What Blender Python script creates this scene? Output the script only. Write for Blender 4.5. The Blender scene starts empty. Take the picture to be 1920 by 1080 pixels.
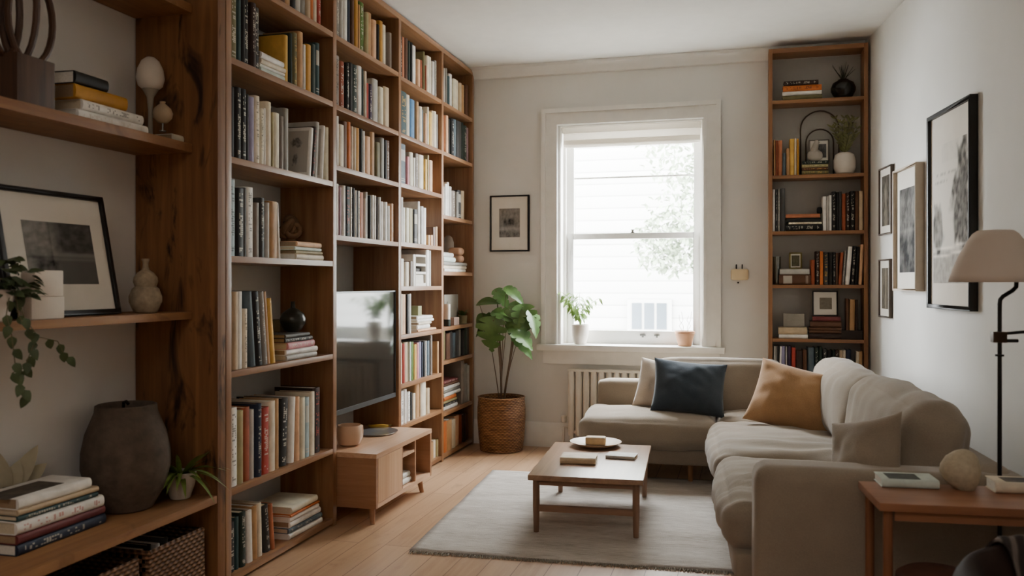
import bpy, bmesh, math, random
from mathutils import Vector, Matrix, noise
random.seed(7)
R = math.radians
sc = bpy.context.scene
COL = sc.collection
# ---------------------------------------------------------------- camera model (1920x1080 frame)
F = 1600.0; HOR = 530.0; CAMZ = 1.18
TH = math.atan(436.0/1600.0); CT, ST = math.cos(TH), math.sin(TH)
def ray(px):                      # horizontal direction (X, Y) per unit depth
    u = (px-960.0)/F
    return (u*CT-ST, u*ST+CT)
def at_x(px, X):                  # Y where the sight line meets the plane X = const
    a, b = ray(px); return X*b/a
def at_y(px, Y):
    a, b = ray(px); return Y*a/b
def dep(X, Y): return -X*ST+Y*CT
def zof(py, X, Y): return CAMZ-(py-HOR)*dep(X, Y)/F
def on_z(px, py, Z):
    d = F*(CAMZ-Z)/(py-HOR); a, b = ray(px); return (a*d, b*d)
# ---------------------------------------------------------------- materials
def lin(c):
    if isinstance(c, str):
        c = [int(c[i:i+2], 16)/255 for i in (0, 2, 4)]
        c = [x/12.92 if x <= .04045 else ((x+.055)/1.055)**2.4 for x in c]
    return (c[0], c[1], c[2], 1.0)
class NT:
    def __init__(s, name):
        s.m = bpy.data.materials.new(name); s.m.use_nodes = True
        s.t = s.m.node_tree; s.t.nodes.clear()
        s.out = s.n('ShaderNodeOutputMaterial'); s.b = s.n('ShaderNodeBsdfPrincipled')
        s.l(s.b.outputs[0], s.out.inputs[0])
    def n(s, typ, **kw):
        x = s.t.nodes.new(typ)
        for k, v in kw.items():
            if k[0] == '_': x.inputs[k[1:].replace('_', ' ')].default_value = v
            else: setattr(x, k, v)
        return x
    def l(s, a, b): s.t.links.new(a, b)
    def math(s, op, a, b=None):
        x = s.n('ShaderNodeMath', operation=op)
        for i, v in enumerate((a, b)):
            if v is None: continue
            if isinstance(v, (int, float)): x.inputs[i].default_value = v
            else: s.l(v, x.inputs[i])
        return x.outputs[0]
    def mix(s, f, a, b):
        x = s.n('ShaderNodeMix', data_type='RGBA')
        for i, v in ((0, f), (6, a), (7, b)):
            if isinstance(v, (int, float)): x.inputs[i].default_value = v
            elif isinstance(v, tuple): x.inputs[i].default_value = v
            else: s.l(v, x.inputs[i])
        return x.outputs[2]
    def ramp(s, f, stops):
        x = s.n('ShaderNodeValToRGB'); e = x.color_ramp.elements
        while len(e) < len(stops): e.new(.5)
        for q, (p, c) in zip(e, stops): q.position = p; q.color = c
        s.l(f, x.inputs[0]); return x.outputs[0]
    def bump(s, h, strength=.2, dist=.01):
        x = s.n('ShaderNodeBump'); x.inputs['Strength'].default_value = strength; x.inputs['Distance'].default_value = dist
        s.l(h, x.inputs['Height']); s.l(x.outputs[0], s.b.inputs['Normal'])
    def coord(s, scale=(1, 1, 1), rot=(0, 0, 0), kind='Object', rnd=False):
        tc = s.n('ShaderNodeTexCoord'); mp = s.n('ShaderNodeMapping')
        mp.inputs['Scale'].default_value = scale; mp.inputs['Rotation'].default_value = rot
        s.l(tc.outputs[kind], mp.inputs[0])
        if rnd:
            oi = s.n('ShaderNodeObjectInfo')
            s.l(s.math('MULTIPLY', oi.outputs['Random'], 37.0), mp.inputs['Location'])
        return mp.outputs[0]
    def noise(s, vec, scale, detail=4, rough=.55, dist=0):
        x = s.n('ShaderNodeTexNoise'); x.inputs['Scale'].default_value = scale; x.inputs['Detail'].default_value = detail
        x.inputs['Roughness'].default_value = rough; x.inputs['Distortion'].default_value = dist
        s.l(vec, x.inputs['Vector']); return x.outputs['Fac']
MC = {}
def plain(name, c, rough=.6, metal=0, spec=.4, var=.12, vs=14, bump=0, bs=120):
    if name in MC: return MC[name]
    t = NT(name); c = lin(c); v = t.coord()
    f = t.noise(v, vs, 5)
    d = tuple(x*(1-var*1.6) for x in c[:3])+(1,); h = tuple(min(1, x*(1+var*.8)) for x in c[:3])+(1,)
    t.l(t.ramp(f, [(.3, d), (.7, h)]), t.b.inputs['Base Color'])
    t.b.inputs['Roughness'].default_value = rough; t.b.inputs['Metallic'].default_value = metal
    t.b.inputs['Specular IOR Level'].default_value = spec
    if bump: t.bump(t.noise(v, bs, 3), bump, .004)
    MC[name] = t.m; return t.m
def wood(name, c1, c2, axis, rough=.5, scale=1.0, knots=0, cd='1c0f08', bump=.12, spec=.35):
    if name in MC: return MC[name]
    t = NT(name)
    s = [26*scale]*3; s['xyz'.index(axis)] = 1.5*scale
    v = t.coord(tuple(s), rnd=True)
    f1 = t.noise(v, 1.0, 6, .6, .6); f2 = t.noise(v, 4.0, 3, .5)
    c = t.ramp(f1, [(.32, lin(c1)), (.52, tuple((a+b)/2 for a, b in zip(lin(c1), lin(c2)))), (.7, lin(c2))])
    c = t.mix(t.math('MULTIPLY', t.math('SUBTRACT', f2, .35), .5), c, lin(c1))
    if knots:
        s2 = [7.0]*3; s2['xyz'.index(axis)] = 2.6
        f3 = t.noise(t.coord(tuple(s2), rnd=True), 1.0, 4, .62, .9)
        mk = t.ramp(f3, [(.56, (0, 0, 0, 1)), (.66, (knots, knots, knots, 1))])
        c = t.mix(mk, c, lin(cd))
    t.l(c, t.b.inputs['Base Color']); t.b.inputs['Roughness'].default_value = rough
    t.b.inputs['Specular IOR Level'].default_value = spec
    t.bump(f1, bump, .003)
    MC[name] = t.m; return t.m
def fabric(name, c, var=.14, sc_=420, rough=.9, melange=None):
    if name in MC: return MC[name]
    t = NT(name); v = t.coord(); c = lin(c)
    a = t.noise(t.coord((1, 1, 1)), 7, 4); w = t.noise(v, sc_*.5, 2, .7)
    d = tuple(x*(1-var) for x in c[:3])+(1,); h = tuple(min(1, x*(1+var)) for x in c[:3])+(1,)
    col = t.ramp(t.math('ADD', t.math('MULTIPLY', a, .5), t.math('MULTIPLY', w, .5)), [(.35, d), (.65, h)])
    t.l(col, t.b.inputs['Base Color']); t.b.inputs['Roughness'].default_value = rough
    t.b.inputs['Specular IOR Level'].default_value = .15
    try: t.b.inputs['Sheen Weight'].default_value = .25; t.b.inputs['Sheen Roughness'].default_value = .5
    except Exception: pass
    t.bump(t.math('ADD', w, t.math('MULTIPLY', t.noise(v, 60, 3), .6)), .25, .003)
    MC[name] = t.m; return t.m
def attr_mat(name, rough=.6):
    if name in MC: return MC[name]
    t = NT(name); a = t.n('ShaderNodeAttribute', attribute_name='Col')
    t.l(a.outputs['Color'], t.b.inputs['Base Color']); t.b.inputs['Roughness'].default_value = rough; t.b.inputs['Specular IOR Level'].default_value = .08
    MC[name] = t.m; return t.m
# ---------------------------------------------------------------- mesh builder
class MB:
    def __init__(s): s.v = []; s.f = []; s.uv = None; s.col = None
    def add(s, vs, fs):
        o = len(s.v); s.v += [tuple(p) for p in vs]; s.f += [tuple(i+o for i in q) for q in fs]; return s
    def box(s, x0, y0, z0, x1, y1, z1, M=None):
        vs = [Vector((x, y, z)) for x in (x0, x1) for y in (y0, y1) for z in (z0, z1)]
        if M: vs = [M @ p for p in vs]
        return s.add(vs, [(0, 1, 3, 2), (4, 6, 7, 5), (0, 4, 5, 1), (2, 3, 7, 6), (0, 2, 6, 4), (1, 5, 7, 3)])
    def lathe(s, prof, seg=28, c=(0, 0, 0), sx=1, sy=1, M=None):
        vs = []; n = len(prof)
        for r, z in prof:
            for k in range(seg):
                a = 2*math.pi*k/seg; p = Vector((c[0]+r*math.cos(a)*sx, c[1]+r*math.sin(a)*sy, c[2]+z))
                vs.append(M @ p if M else p)
        fs = [(i*seg+k, i*seg+(k+1) % seg, (i+1)*seg+(k+1) % seg, (i+1)*seg+k) for i in range(n-1) for k in range(seg)]
        if prof[0][0] > 1e-6: fs.append(tuple(range(seg))[::-1])
        if prof[-1][0] > 1e-6: fs.append(tuple((n-1)*seg+k for k in range(seg)))
        return s.add(vs, fs)
    def tube(s, pts, r, seg=8, cap=True):
        pts = [Vector(p) for p in pts]; n = len(pts); vs = []
        rr = r if isinstance(r, (list, tuple)) else [r]*n
        prev = None
        for i, p in enumerate(pts):
            t = (pts[min(i+1, n-1)]-pts[max(i-1, 0)]).normalized()
            if prev is None:
                a = Vector((0, 0, 1)) if abs(t.z) < .9 else Vector((1, 0, 0)); u = t.cross(a).normalized()
            else: u = (prev-t*prev.dot(t)).normalized()
            prev = u; w = t.cross(u)
            vs += [p+(u*math.cos(2*math.pi*k/seg)+w*math.sin(2*math.pi*k/seg))*rr[i] for k in range(seg)]
        fs = [(i*seg+k, i*seg+(k+1) % seg, (i+1)*seg+(k+1) % seg, (i+1)*seg+k) for i in range(n-1) for k in range(seg)]
        if cap: fs += [tuple(range(seg))[::-1], tuple((n-1)*seg+k for k in range(seg))]
        return s.add(vs, fs)
    def grid(s, fn, nu, nv):
        vs = [fn(i/nu, j/nv) for i in range(nu+1) for j in range(nv+1)]
        return s.add(vs, [(i*(nv+1)+j, (i+1)*(nv+1)+j, (i+1)*(nv+1)+j+1, i*(nv+1)+j+1) for i in range(nu) for j in range(nv)])
    def soft(s, c, h, r, n=14, puff=(0, 0, 0), wr=0, seed=0, fn=None, wf=6, fold=0, fs_=(2.2, 15, 5)):
        """rounded, optionally puffed box: centre c, half sizes h, edge radius r"""
        pos = {}; vs = []; fs = []
        def vid(i, j, k):
            key = (i, j, k)
            if key in pos: return pos[key]
            q = Vector((2*i/n-1, 2*j/n-1, 2*k/n-1))
            q = Vector([math.copysign(abs(x)**.8, x) for x in q])
            p = Vector((q.x*h[0], q.y*h[1], q.z*h[2]))
            inn = Vector([max(-(h[a]-r), min(h[a]-r, p[a])) for a in range(3)])
            d = p-inn
            if d.length > 1e-9: p = inn+d.normalized()*r
            nx, ny, nz = q
            p.x += math.copysign(puff[0], nx)*abs(nx)**2*(1-ny*ny)*(1-nz*nz)
            p.y += math.copysign(puff[1], ny)*abs(ny)**2*(1-nx*nx)*(1-nz*nz)
            p.z += math.copysign(puff[2], nz)*abs(nz)**2*(1-nx*nx)*(1-ny*ny)
            p = p+Vector(c)
            if wr: 
                w = noise.noise(p*wf+Vector((seed*7.1, 3.3*seed, 0)))+.5*noise.noise(p*wf*2.3+Vector((0, seed*5.7, 1)))
                p = p+(d.normalized() if d.length > 1e-9 else Vector((0, 0, 1)))*w*wr
            if fold:
                w = noise.noise(Vector((p.x*fs_[0]+seed, p.y*fs_[1]+1.5*math.sin(p.x*5), p.z*fs_[2])))
                p = p+(d.normalized() if d.length > 1e-9 else Vector((0, 0, 1)))*w*fold
            if fn: p = fn(p)
            pos[key] = len(vs); vs.append(p); return pos[key]
        for a in range(3):
            for side in (0, n):
                for i in range(n):
                    for j in range(n):
                        def V(x, y):
                            t = [0, 0, 0]; t[a] = side; t[(a+1) % 3] = x; t[(a+2) % 3] = y; return vid(*t)
                        q = (V(i, j), V(i+1, j), V(i+1, j+1), V(i, j+1))
                        fs.append(q if side else q[::-1])
        return s.add(vs, fs)
    def leaf(s, base, d, nrm, L, W, bend=.2, fold=.15, notch=0, n=10, m=4, tip=.75):
        d = Vector(d).normalized(); nrm = Vector(nrm); sd = d.cross(nrm).normalized(); up = sd.cross(d).normalized(); base = Vector(base)
        def fn(t, q):
            q = q*2-1
            w = W*.5*math.sin(math.pi*min(1, t**tip))**.8 if 0 < t < 1 else .001*W
            if notch and abs(q) > .3:
                w *= 1-notch*max(0, math.cos(t*math.pi*9))**3*(abs(q)-.3)/.7
            return base+d*(L*t*(1-.3*bend*t))+sd*(q*w)+up*(fold*abs(q)*w-bend*L*t*t)
        return s.grid(fn, n, m)
    def build(s, name, mat, parent=None, bevel=0, angle=40, loc=None, seg=2, thick=0):
        me = bpy.data.meshes.new(name); me.from_pydata(s.v, [], s.f)
        b = bmesh.new(); b.from_mesh(me)
        if s.uv is None and s.col is None: bmesh.ops.remove_doubles(b, verts=b.verts, dist=1e-6)
        bmesh.ops.recalc_face_normals(b, faces=b.faces)
        if bevel: bmesh.ops.bevel(b, geom=list(b.edges), offset=bevel, segments=seg, affect='EDGES', profile=.7, clamp_overlap=True)
        b.to_mesh(me); b.free()
        if s.col:
            at = me.color_attributes.new('Col', 'FLOAT_COLOR', 'POINT')
            for i, c in enumerate(s.col): at.data[i].color = (c[0], c[1], c[2], 1)
        me.polygons.foreach_set('use_smooth', [True]*len(me.polygons)); me.set_sharp_from_angle(angle=R(angle))
        if mat: me.materials.append(mat)
        o = bpy.data.objects.new(name, me); COL.objects.link(o)
        if parent: o.parent = parent
        if loc: o.location = loc
        if thick:
            md = o.modifiers.new('Solid', 'SOLIDIFY'); md.thickness = thick; md.offset = 0
        return o
def tag(o, label, cat, group=None):
    o['label'] = label; o['category'] = cat
    if group: o['group'] = group
    return o
def thing(name, label, cat, loc=(0, 0, 0), rz=0, group=None):
    o = bpy.data.objects.new(name, None); COL.objects.link(o); o.empty_display_size = .05
    o.location = loc; o.rotation_euler = (0, 0, rz); return tag(o, label, cat, group)
def struct(o): o['kind'] = 'structure'; return o
def sm(a, b, x):
    t = max(0, min(1, (x-a)/(b-a))); return t*t*(3-2*t)
def art(name, w, h, fn, parent, M, nx=44, ny=56, mat=None):
    """flat print: fn(u, v) -> rgb (linear); M places the local (x, z) sheet"""
    b = MB(); b.col = []
    def g(u, v):
        b.col.append(fn(u, v)); return M @ Vector(((u-.5)*w, 0, v*h))
    b.grid(g, nx, ny)
    return b.build(name, mat or attr_mat('printed_paper', .7), parent)
# ================================================================= setting
XL = -2.29; YB = 6.0; ZC = 2.75; YR = -1.7; KW = .1239
def xwall(Y): return .775+KW*(5.82-Y)
wallm = NT('painted_wall'); _v = wallm.coord(); 
wallm.l(wallm.ramp(wallm.noise(_v, 2.2, 4), [(.3, lin('d6d4ce')), (.7, lin('dedcd7'))]), wallm.b.inputs['Base Color'])
wallm.b.inputs['Roughness'].default_value = .85; wallm.bump(wallm.noise(_v, 180, 3), .06, .003); WALL = wallm.m
CEIL = plain('ceiling_paint', 'e6e4df', .9, var=.02)
TRIM = plain('white_gloss_paint', 'e6e3dc', .45, var=.03)
# floor boards
t = NT('oak_boards'); v = t.coord((1, 1, 1), (0, 0, R(90)))
br = t.n('ShaderNodeTexBrick'); br.offset = .37; br.inputs['Scale'].default_value = 1
for k, val in (('Brick Width', 1.5), ('Row Height', .13), ('Mortar Size', .0016), ('Mortar Smooth', .1), ('Bias', 0)): br.inputs[k].default_value = val
br.inputs['Color1'].default_value = (.25, .25, .25, 1); br.inputs['Color2'].default_value = (.85, .85, .85, 1); br.inputs['Mortar'].default_value = (0, 0, 0, 1)
t.l(v, br.inputs['Vector'])
vv = t.coord((16, 1.1, 1)); g1 = t.noise(vv, 1.6, 6, .62, .8); g2 = t.noise(vv, 9, 4)
kn = t.noise(t.coord((5, 1.6, 1)), 1.4, 5, .65, .7)
c = t.mix(br.outputs['Color'], lin('a07a58'), lin('bd9876'))
c = t.mix(t.math('MULTIPLY', t.ramp(g1, [(.35, (0, 0, 0, 1)), (.7, (1, 1, 1, 1))]), .55), c, lin('cdab88'))
c = t.mix(t.ramp(kn, [(.58, (0, 0, 0, 1)), (.74, (.65, .65, .65, 1))]), c, lin('7c5a3e'))
c = t.mix(br.outputs['Fac'], c, lin('6a4a34'))
t.l(c, t.b.inputs['Base Color']); t.b.inputs['Roughness'].default_value = .38
t.bump(t.math('SUBTRACT', t.math('MULTIPLY', g2, .25), br.outputs['Fac']), .25, .003)
FLOORM = t.m
struct(MB().box(XL-.2, YR-.2, -.1, 2.2, YB+.3, 0).build('floor', FLOORM))
struct(MB().box(XL-.2, YR-.2, ZC, 2.2, YB+.3, ZC+.1).build('ceiling', CEIL))
struct(MB().box(XL-.15, YR, 0, XL, YB+.25, ZC).build('wall_left', WALL))
rw = MB(); xa, xb = xwall(YR), xwall(YB+.25)
rw.add([(xa, YR, 0), (xb, YB+.25, 0), (xb+.15, YB+.25, 0), (xa+.15, YR, 0), (xa, YR, ZC), (xb, YB+.25, ZC), (xb+.15, YB+.25, ZC), (xa+.15, YR, ZC)],
       [(0, 1, 2, 3), (4, 5, 6, 7), (0, 1, 5, 4), (1, 2, 6, 5), (2, 3, 7, 6), (3, 0, 4, 7)])
struct(rw.build('wall_right', WALL))
struct(MB().box(XL-.15, YR-.15, 0, 2.2, YR, ZC).build('wall_rear', WALL))
WX0, WX1, WZ0, WZ1 = -1.285, -.27, .74, 2.31
wb = MB(); x1 = xwall(YB)+.1
wb.box(XL, YB, 0, WX0, YB+.25, ZC); wb.box(WX1, YB, 0, x1, YB+.25, ZC)
wb.box(WX0, YB, 0, WX1, YB+.25, WZ0); wb.box(WX0, YB, WZ1, WX1, YB+.25, ZC)
struct(wb.build('wall_back', WALL))
def prism_x(b, prof, x0, x1):     # profile in (y, z) swept along X
    n = len(prof)
    b.add([(x0, y, z) for y, z in prof]+[(x1, y, z) for y, z in prof], [tuple(range(n))[::-1], tuple(range(n, 2*n))]+[(i, (i+1) % n, n+(i+1) % n, n+i) for i in range(n)])
    return b
bs = [(YB-.001, 0), (YB-.022, 0), (YB-.022, .13), (YB-.016, .145), (YB-.012, .165), (YB-.005, .175), (YB-.001, .175)]
struct(prism_x(MB(), bs, XL+.002, x1-.1).build('baseboard_back', TRIM))
cn = [(YB-.001, ZC-.002), (YB-.075, ZC-.002), (YB-.07, ZC-.022), (YB-.05, ZC-.035), (YB-.03, ZC-.06), (YB-.02, ZC-.075), (YB-.001, ZC-.08)]
struct(prism_x(MB(), cn, XL+.002, x1-.1).build('trim_1', CEIL))
br_ = MB()
for z0, z1, th in ((0, .14, .02), (.14, .17, .012)):
    y0, y1 = YR, 5.79
    br_.add([(xwall(y0)-.001, y0, z0), (xwall(y1)-.001, y1, z0), (xwall(y1)-th, y1, z0), (xwall(y0)-th, y0, z0), (xwall(y0)-.001, y0, z1), (xwall(y1)-.001, y1, z1), (xwall(y1)-th, y1, z1), (xwall(y0)-th, y0, z1)],
            [(0, 1, 2, 3), (4, 5, 6, 7), (0, 1, 5, 4), (1, 2, 6, 5), (2, 3, 7, 6), (3, 0, 4, 7)])
struct(br_.build('baseboard_right', TRIM))
# ---- window
win = bpy.data.objects.new('window_1', None); COL.objects.link(win); struct(win)
win['label'] = 'tall white sash window above the radiator'
SASH = plain('sash_paint', 'e9e8e4', .4, var=.02)
cs = MB(); CX0, CX1, CZ1 = -1.41, -.155, 2.425
for (a0, a1, th) in ((0, .118, .018), (0, .03, .034), (.095, .115, .027)):
    cs.box(CX0+a0, YB-th, WZ0-.0, CX0+a1, YB-.001, CZ1-a1); cs.box(CX1-a1, YB-th, WZ0, CX1-a0, YB-.001, CZ1-a1)
    cs.box(CX0+a0, YB-th, CZ1-a1, CX1-a0, YB-.001, CZ1-a0)
cs.build('casing', TRIM, win)
MB().box(CX0-.025, YB-.075, WZ0-.042, CX1+.025, YB+.16, WZ0-.001).build('sill', TRIM, win, bevel=.006)
MB().box(CX0+.01, YB-.02, WZ0-.14, CX1-.01, YB-.001, WZ0-.043).build('apron', TRIM, win, bevel=.003)
jb = MB(); jb.box(WX0, YB, WZ0, WX0+.012, YB+.24, WZ1); jb.box(WX1-.012, YB, WZ0, WX1, YB+.24, WZ1); jb.box(WX0, YB, WZ1-.012, WX1, YB+.24, WZ1)
jb.box(WX0+.012, YB+.10, WZ0, WX0+.03, YB+.12, WZ1-.012); jb.box(WX1-.03, YB+.10, WZ0, WX1-.012, YB+.12, WZ1-.012)
jb.build('jamb', TRIM, win)
def sash(y, z0, z1, bot, top, bars=()):
    b = MB(); x0, x1_ = WX0+.014, WX1-.014; s = .062
    b.box(x0, y, z0, x0+s, y+.036, z1); b.box(x1_-s, y, z0, x1_, y+.036, z1)
    b.box(x0+s, y, z0, x1_-s, y+.036, z0+bot); b.box(x0+s, y, z1-top, x1_-s, y+.036, z1)
    for z in bars: b.box(x0+s, y+.012, z-.006, x1_-s, y+.026, z+.006)
    o = b.build('sash', SASH, win, bevel=.003)
    g = NT('window_glass') if 'window_glass' not in MC else None
    if g:
        tr = g.n('ShaderNodeBsdfTransparent'); tr.inputs[0].default_value = (.97, .98, .98, 1); gl = g.n('ShaderNodeBsdfGlossy'); gl.inputs['Roughness'].default_value = .02
        mx = g.n('ShaderNodeMixShader'); mx.inputs[0].default_value = .06
        g.l(tr.outputs[0], mx.inputs[1]); g.l(gl.outputs[0], mx.inputs[2]); g.l(mx.outputs[0], g.out.inputs[0]); MC['window_glass'] = g.m
    MB().add([(x0+s-.004, y+.02, z0+bot-.004), (x1_-s+.004, y+.02, z0+bot-.004), (x1_-s+.004, y+.02, z1-top+.004), (x0+s-.004, y+.02, z1-top+.004)], [(0, 1, 2, 3)]).build('pane', MC['window_glass'], o)
    return o
sash(YB+.165, 1.50, WZ1-.013, .04, .05, (1.945,))
lo = sash(YB+.125, WZ0+.001, 1.535, .095, .04)
METAL = plain('brushed_steel', '8c8c88', .35, 1, var=.05)
MB().lathe([(.02, 0), (.02, .008), (.011, .012), (.011, .02), (.016, .026), (0, .03)], 16, (-.775, YB+.14, 1.536)).build('latch', METAL, lo)
for x in (-.70, -.60): MB().box(x-.02, YB+.108, .80, x+.02, YB+.124, .812).box(x-.006, YB+.10, .79, x+.006, YB+.124, .80).build('sash_lift', METAL, lo, bevel=.002)
# blind
bl = thing('window_blind', 'white roman blind folded up at the top of the sash window', 'blind', (0, 0, 0))
BL = fabric('blind_cloth', 'f0ece6', .02)
MB().box(WX0+.02, YB+.03, 2.255, WX1-.02, YB+.09, 2.296).build('headrail', BL, bl, bevel=.006)
f = MB()
for k, (z0, z1, y) in enumerate(((2.19, 2.262, .035), (2.165, 2.205, .022), (2.15, 2.185, .03))):
    f.soft(((WX0+WX1)/2, YB+y+.02, (z0+z1)/2), ((WX1-WX0)/2-.024, .016, (z1-z0)/2), .01, 8)
f.build('folded_cloth', BL, bl)
_t = BL.node_tree; _tl = _t.nodes.new('ShaderNodeBsdfTranslucent'); _tl.inputs[0].default_value = (.8, .77, .72, 1); _ms = _t.nodes.new('ShaderNodeMixShader'); _ms.inputs[0].default_value = .5
_bs = [q for q in _t.nodes if q.type == 'BSDF_PRINCIPLED'][0]; _o = [q for q in _t.nodes if q.type == 'OUTPUT_MATERIAL'][0]
_t.links.new(_bs.outputs[0], _ms.inputs[1]); _t.links.new(_tl.outputs[0], _ms.inputs[2]); _t.links.new(_ms.outputs[0], _o.inputs[0])
# ---- outdoors
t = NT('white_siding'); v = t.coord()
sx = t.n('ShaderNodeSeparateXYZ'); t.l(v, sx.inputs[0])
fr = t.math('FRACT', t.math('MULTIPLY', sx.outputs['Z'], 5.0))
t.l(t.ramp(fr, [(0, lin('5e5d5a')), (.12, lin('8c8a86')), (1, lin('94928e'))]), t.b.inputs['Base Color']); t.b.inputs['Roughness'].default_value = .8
house = thing('house', 'pale clapboard house seen through the window', 'house', (0, 14, 0))
hx = .0
MB().box(-9, 0, -2.5, 6, .3, 7.5).build('wall', t.m, house)
wx = at_y(1218, 14); hw = MB()
wz0, wz1 = zof(617, wx, 14), zof(568, wx, 14); ww = .30
hf = MB().box(wx-ww-.06, -.06, wz0-.06, wx+ww+.06, -.005, wz1+.06).build('window', plain('outdoor_trim', '8e8c88', .6, var=.02), house)
dk = plain('outdoor_glass', '30383e', .2, var=.1)
for k in range(3):
    a = wx-ww+k*2*ww/3; hf2 = MB().box(a+.02, -.075, wz0, a+2*ww/3-.02, -.062, wz1).build('pane', dk, hf)
gr = MB().box(-14, YB+.6, -2.6, 12, 14, -2.5); struct(gr.build('ground', plain('pale_paving', '86847e', .9)))
tree = thing('street_tree', 'leafy tree outside behind the right half of the window', 'tree', (-1.0, 11.5, -2.5))
tb = MB(); rnd = random.Random(3)
for k in range(4200):
    c_ = Vector((rnd.gauss(0, 1), rnd.gauss(0, .8), rnd.gauss(0, 1))); 
    q = rnd.choice([(0.35, 0, 4.45, .7), (.9, .2, 4.9, .8), (.0, 0, 4.2, .45), (1.35, 0, 3.9, .6), (.8, .1, 4.0, .45), (.3, 0, 5.6, .7), (1.4, 0, 5.5, .7)])
    p = Vector(q[:3])+c_.normalized()*q[3]*rnd.random()**.4
    tb.leaf(p, (rnd.uniform(-1, 1), rnd.uniform(-1, 1), rnd.uniform(-1, .4)), (rnd.uniform(-.5, .5), rnd.uniform(-.5, .5), 1), .11, .06, .2, .1, 0, 2, 2)
tb.build('foliage', plain('pale_leaf', '76826a', .6, var=.2), tree)
MB().tube([(0.9, 0, 0), (.85, 0, 1.5), (.7, 0, 2.6), (.5, 0, 3.8), (.4, 0, 4.8)], [.12, .11, .09, .06, .03], 10).tube([(.7, 0, 2.6), (1.1, .1, 3.4), (1.3, .1, 4.2)], [.06, .04, .02], 8).build('trunk', plain('bark', '4e483e', .9), tree)
# ================================================================= bookcases
XF = -1.92; XBK = -2.205
WV = wood('walnut_upright', '7a5234', 'a07650', 'z', .38, spec=.5); WH = wood('walnut_shelf', '7e5638', 'a67c56', 'y', .38, spec=.5)
WXX = wood('walnut_board', '6a3d20', '8c5630', 'x', .45)
RUST = wood('rustic_plank', '6a452a', '94683f', 'z', .6, .8, knots=.92, cd='1d110a', bump=.25)
RUSTH = wood('rustic_shelf', '80583a', 'a67a4e', 'y', .55, .8, knots=.35)
bc = thing('bookcase', 'tall walnut wall-to-wall bookcase holding the television and hundreds of books', 'bookcase', (0, 0, 0))
UP = [(2.872, 2.908), (3.756, 3.792), (4.568, 4.604), (5.29, 5.326), (5.945, 5.981)]
for k, (a, b) in enumerate(UP):
    MB().box(XL+.004, a, 0, XF, b, 2.70).build('upright', WV, bc, bevel=.002)
MB().box(XL+.004, 2.872, 2.70, XF, 5.981, 2.732).build('top_board', WH, bc, bevel=.002)
BAYS = [(2.908, 3.756), (3.792, 4.568), (4.604, 5.29), (5.326, 5.945)]
SH = [[.04, .377, .835, 1.284, 1.67, 2.056, 2.392],
      [1.413, 1.755, 2.05, 2.39],
      [.04, .348, .588, .875, 1.158, 1.417, 1.76, 2.05, 2.38],
      [.04, .317, .66, .884, 1.254, 1.63, 2.05, 2.38]]
TK = .025
for (a, b), zs in zip(BAYS, SH):
    for z in zs: MB().box(XBK+.006, a+.0005, z-TK, XF-.001, b-.0005, z).build('shelf', WH, bc, bevel=.0015)
BP = plain('grey_painted_back', 'b9b7b1', .85, var=.03)
for a, b in BAYS: MB().box(XBK-.006, a+.001, .003, XBK, b-.001, 2.699).build('back_panel', BP, bc)
# near shelving unit
ns = thing('shelving_unit', 'rustic knotty wood shelving unit nearest the camera on the left', 'shelves', (0, 0, 0))
NY0, NY1 = 1.42, 2.868
MB().box(XL+.004, NY1-.05, 0, XF, NY1, 2.73).build('side_panel', RUST, ns, bevel=.003)
MB().box(XL+.004, NY0-.05, 0, XF, NY0, 2.73).build('side_panel', RUST, ns, bevel=.003)
Z1, Z2, Z3, Z4 = .376, 1.069, 1.709, 2.24
for z, xf, th in ((Z1, XF-.002, .03), (Z2, -2.03, .028), (Z3, -2.03, .034), (Z4, -2.03, .034)):
    MB().box(XL+.004, NY0+.001, z-th, xf, NY1-.051, z).build('shelf', RUSTH, ns, bevel=.003)
# right bookcase
YF = 5.815
rb = thing('bookcase', 'narrow walnut bookcase between the window and the right wall', 'bookcase', (0, 0, 0))
RX0, RX1 = .152, .757
RS = [2.395, 1.925, 1.562, 1.213, .872, .53, .19]
RS = [zof(py, .45, YF) for py in (184.5, 326.5, 432.5, 534, 636)]
RS += [RS[-1]-.34, .05]
RV = wood('bookcase_upright', '7a5236', '9c7048', 'z', .45); RH = wood('bookcase_shelf', '7a5236', '9c7048', 'x', .45)
RTOP = zof(86, .45, YF)
MB().box(RX0, YF, 0, RX0+.024, YB-.002, RTOP).build('upright', RV, rb, bevel=.0015)
MB().box(RX1-.024, YF, 0, RX1, YB-.002, RTOP).build('upright', RV, rb, bevel=.0015)
MB().box(RX0+.0245, YF, RTOP-.03, RX1-.0245, YB-.002, RTOP).build('top_board', RH, rb, bevel=.0015)
for z in RS: MB().box(RX0+.0245, YF+.001, z-.022, RX1-.0245, YB-.012, z).build('shelf', RH, rb, bevel=.0015)
MB().box(RX0+.0245, YB-.011, .02, RX1-.0245, YB-.003, RTOP-.031).build('back_panel', plain('bookcase_back', 'a9a59d', .85, var=.03), rb)
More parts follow.
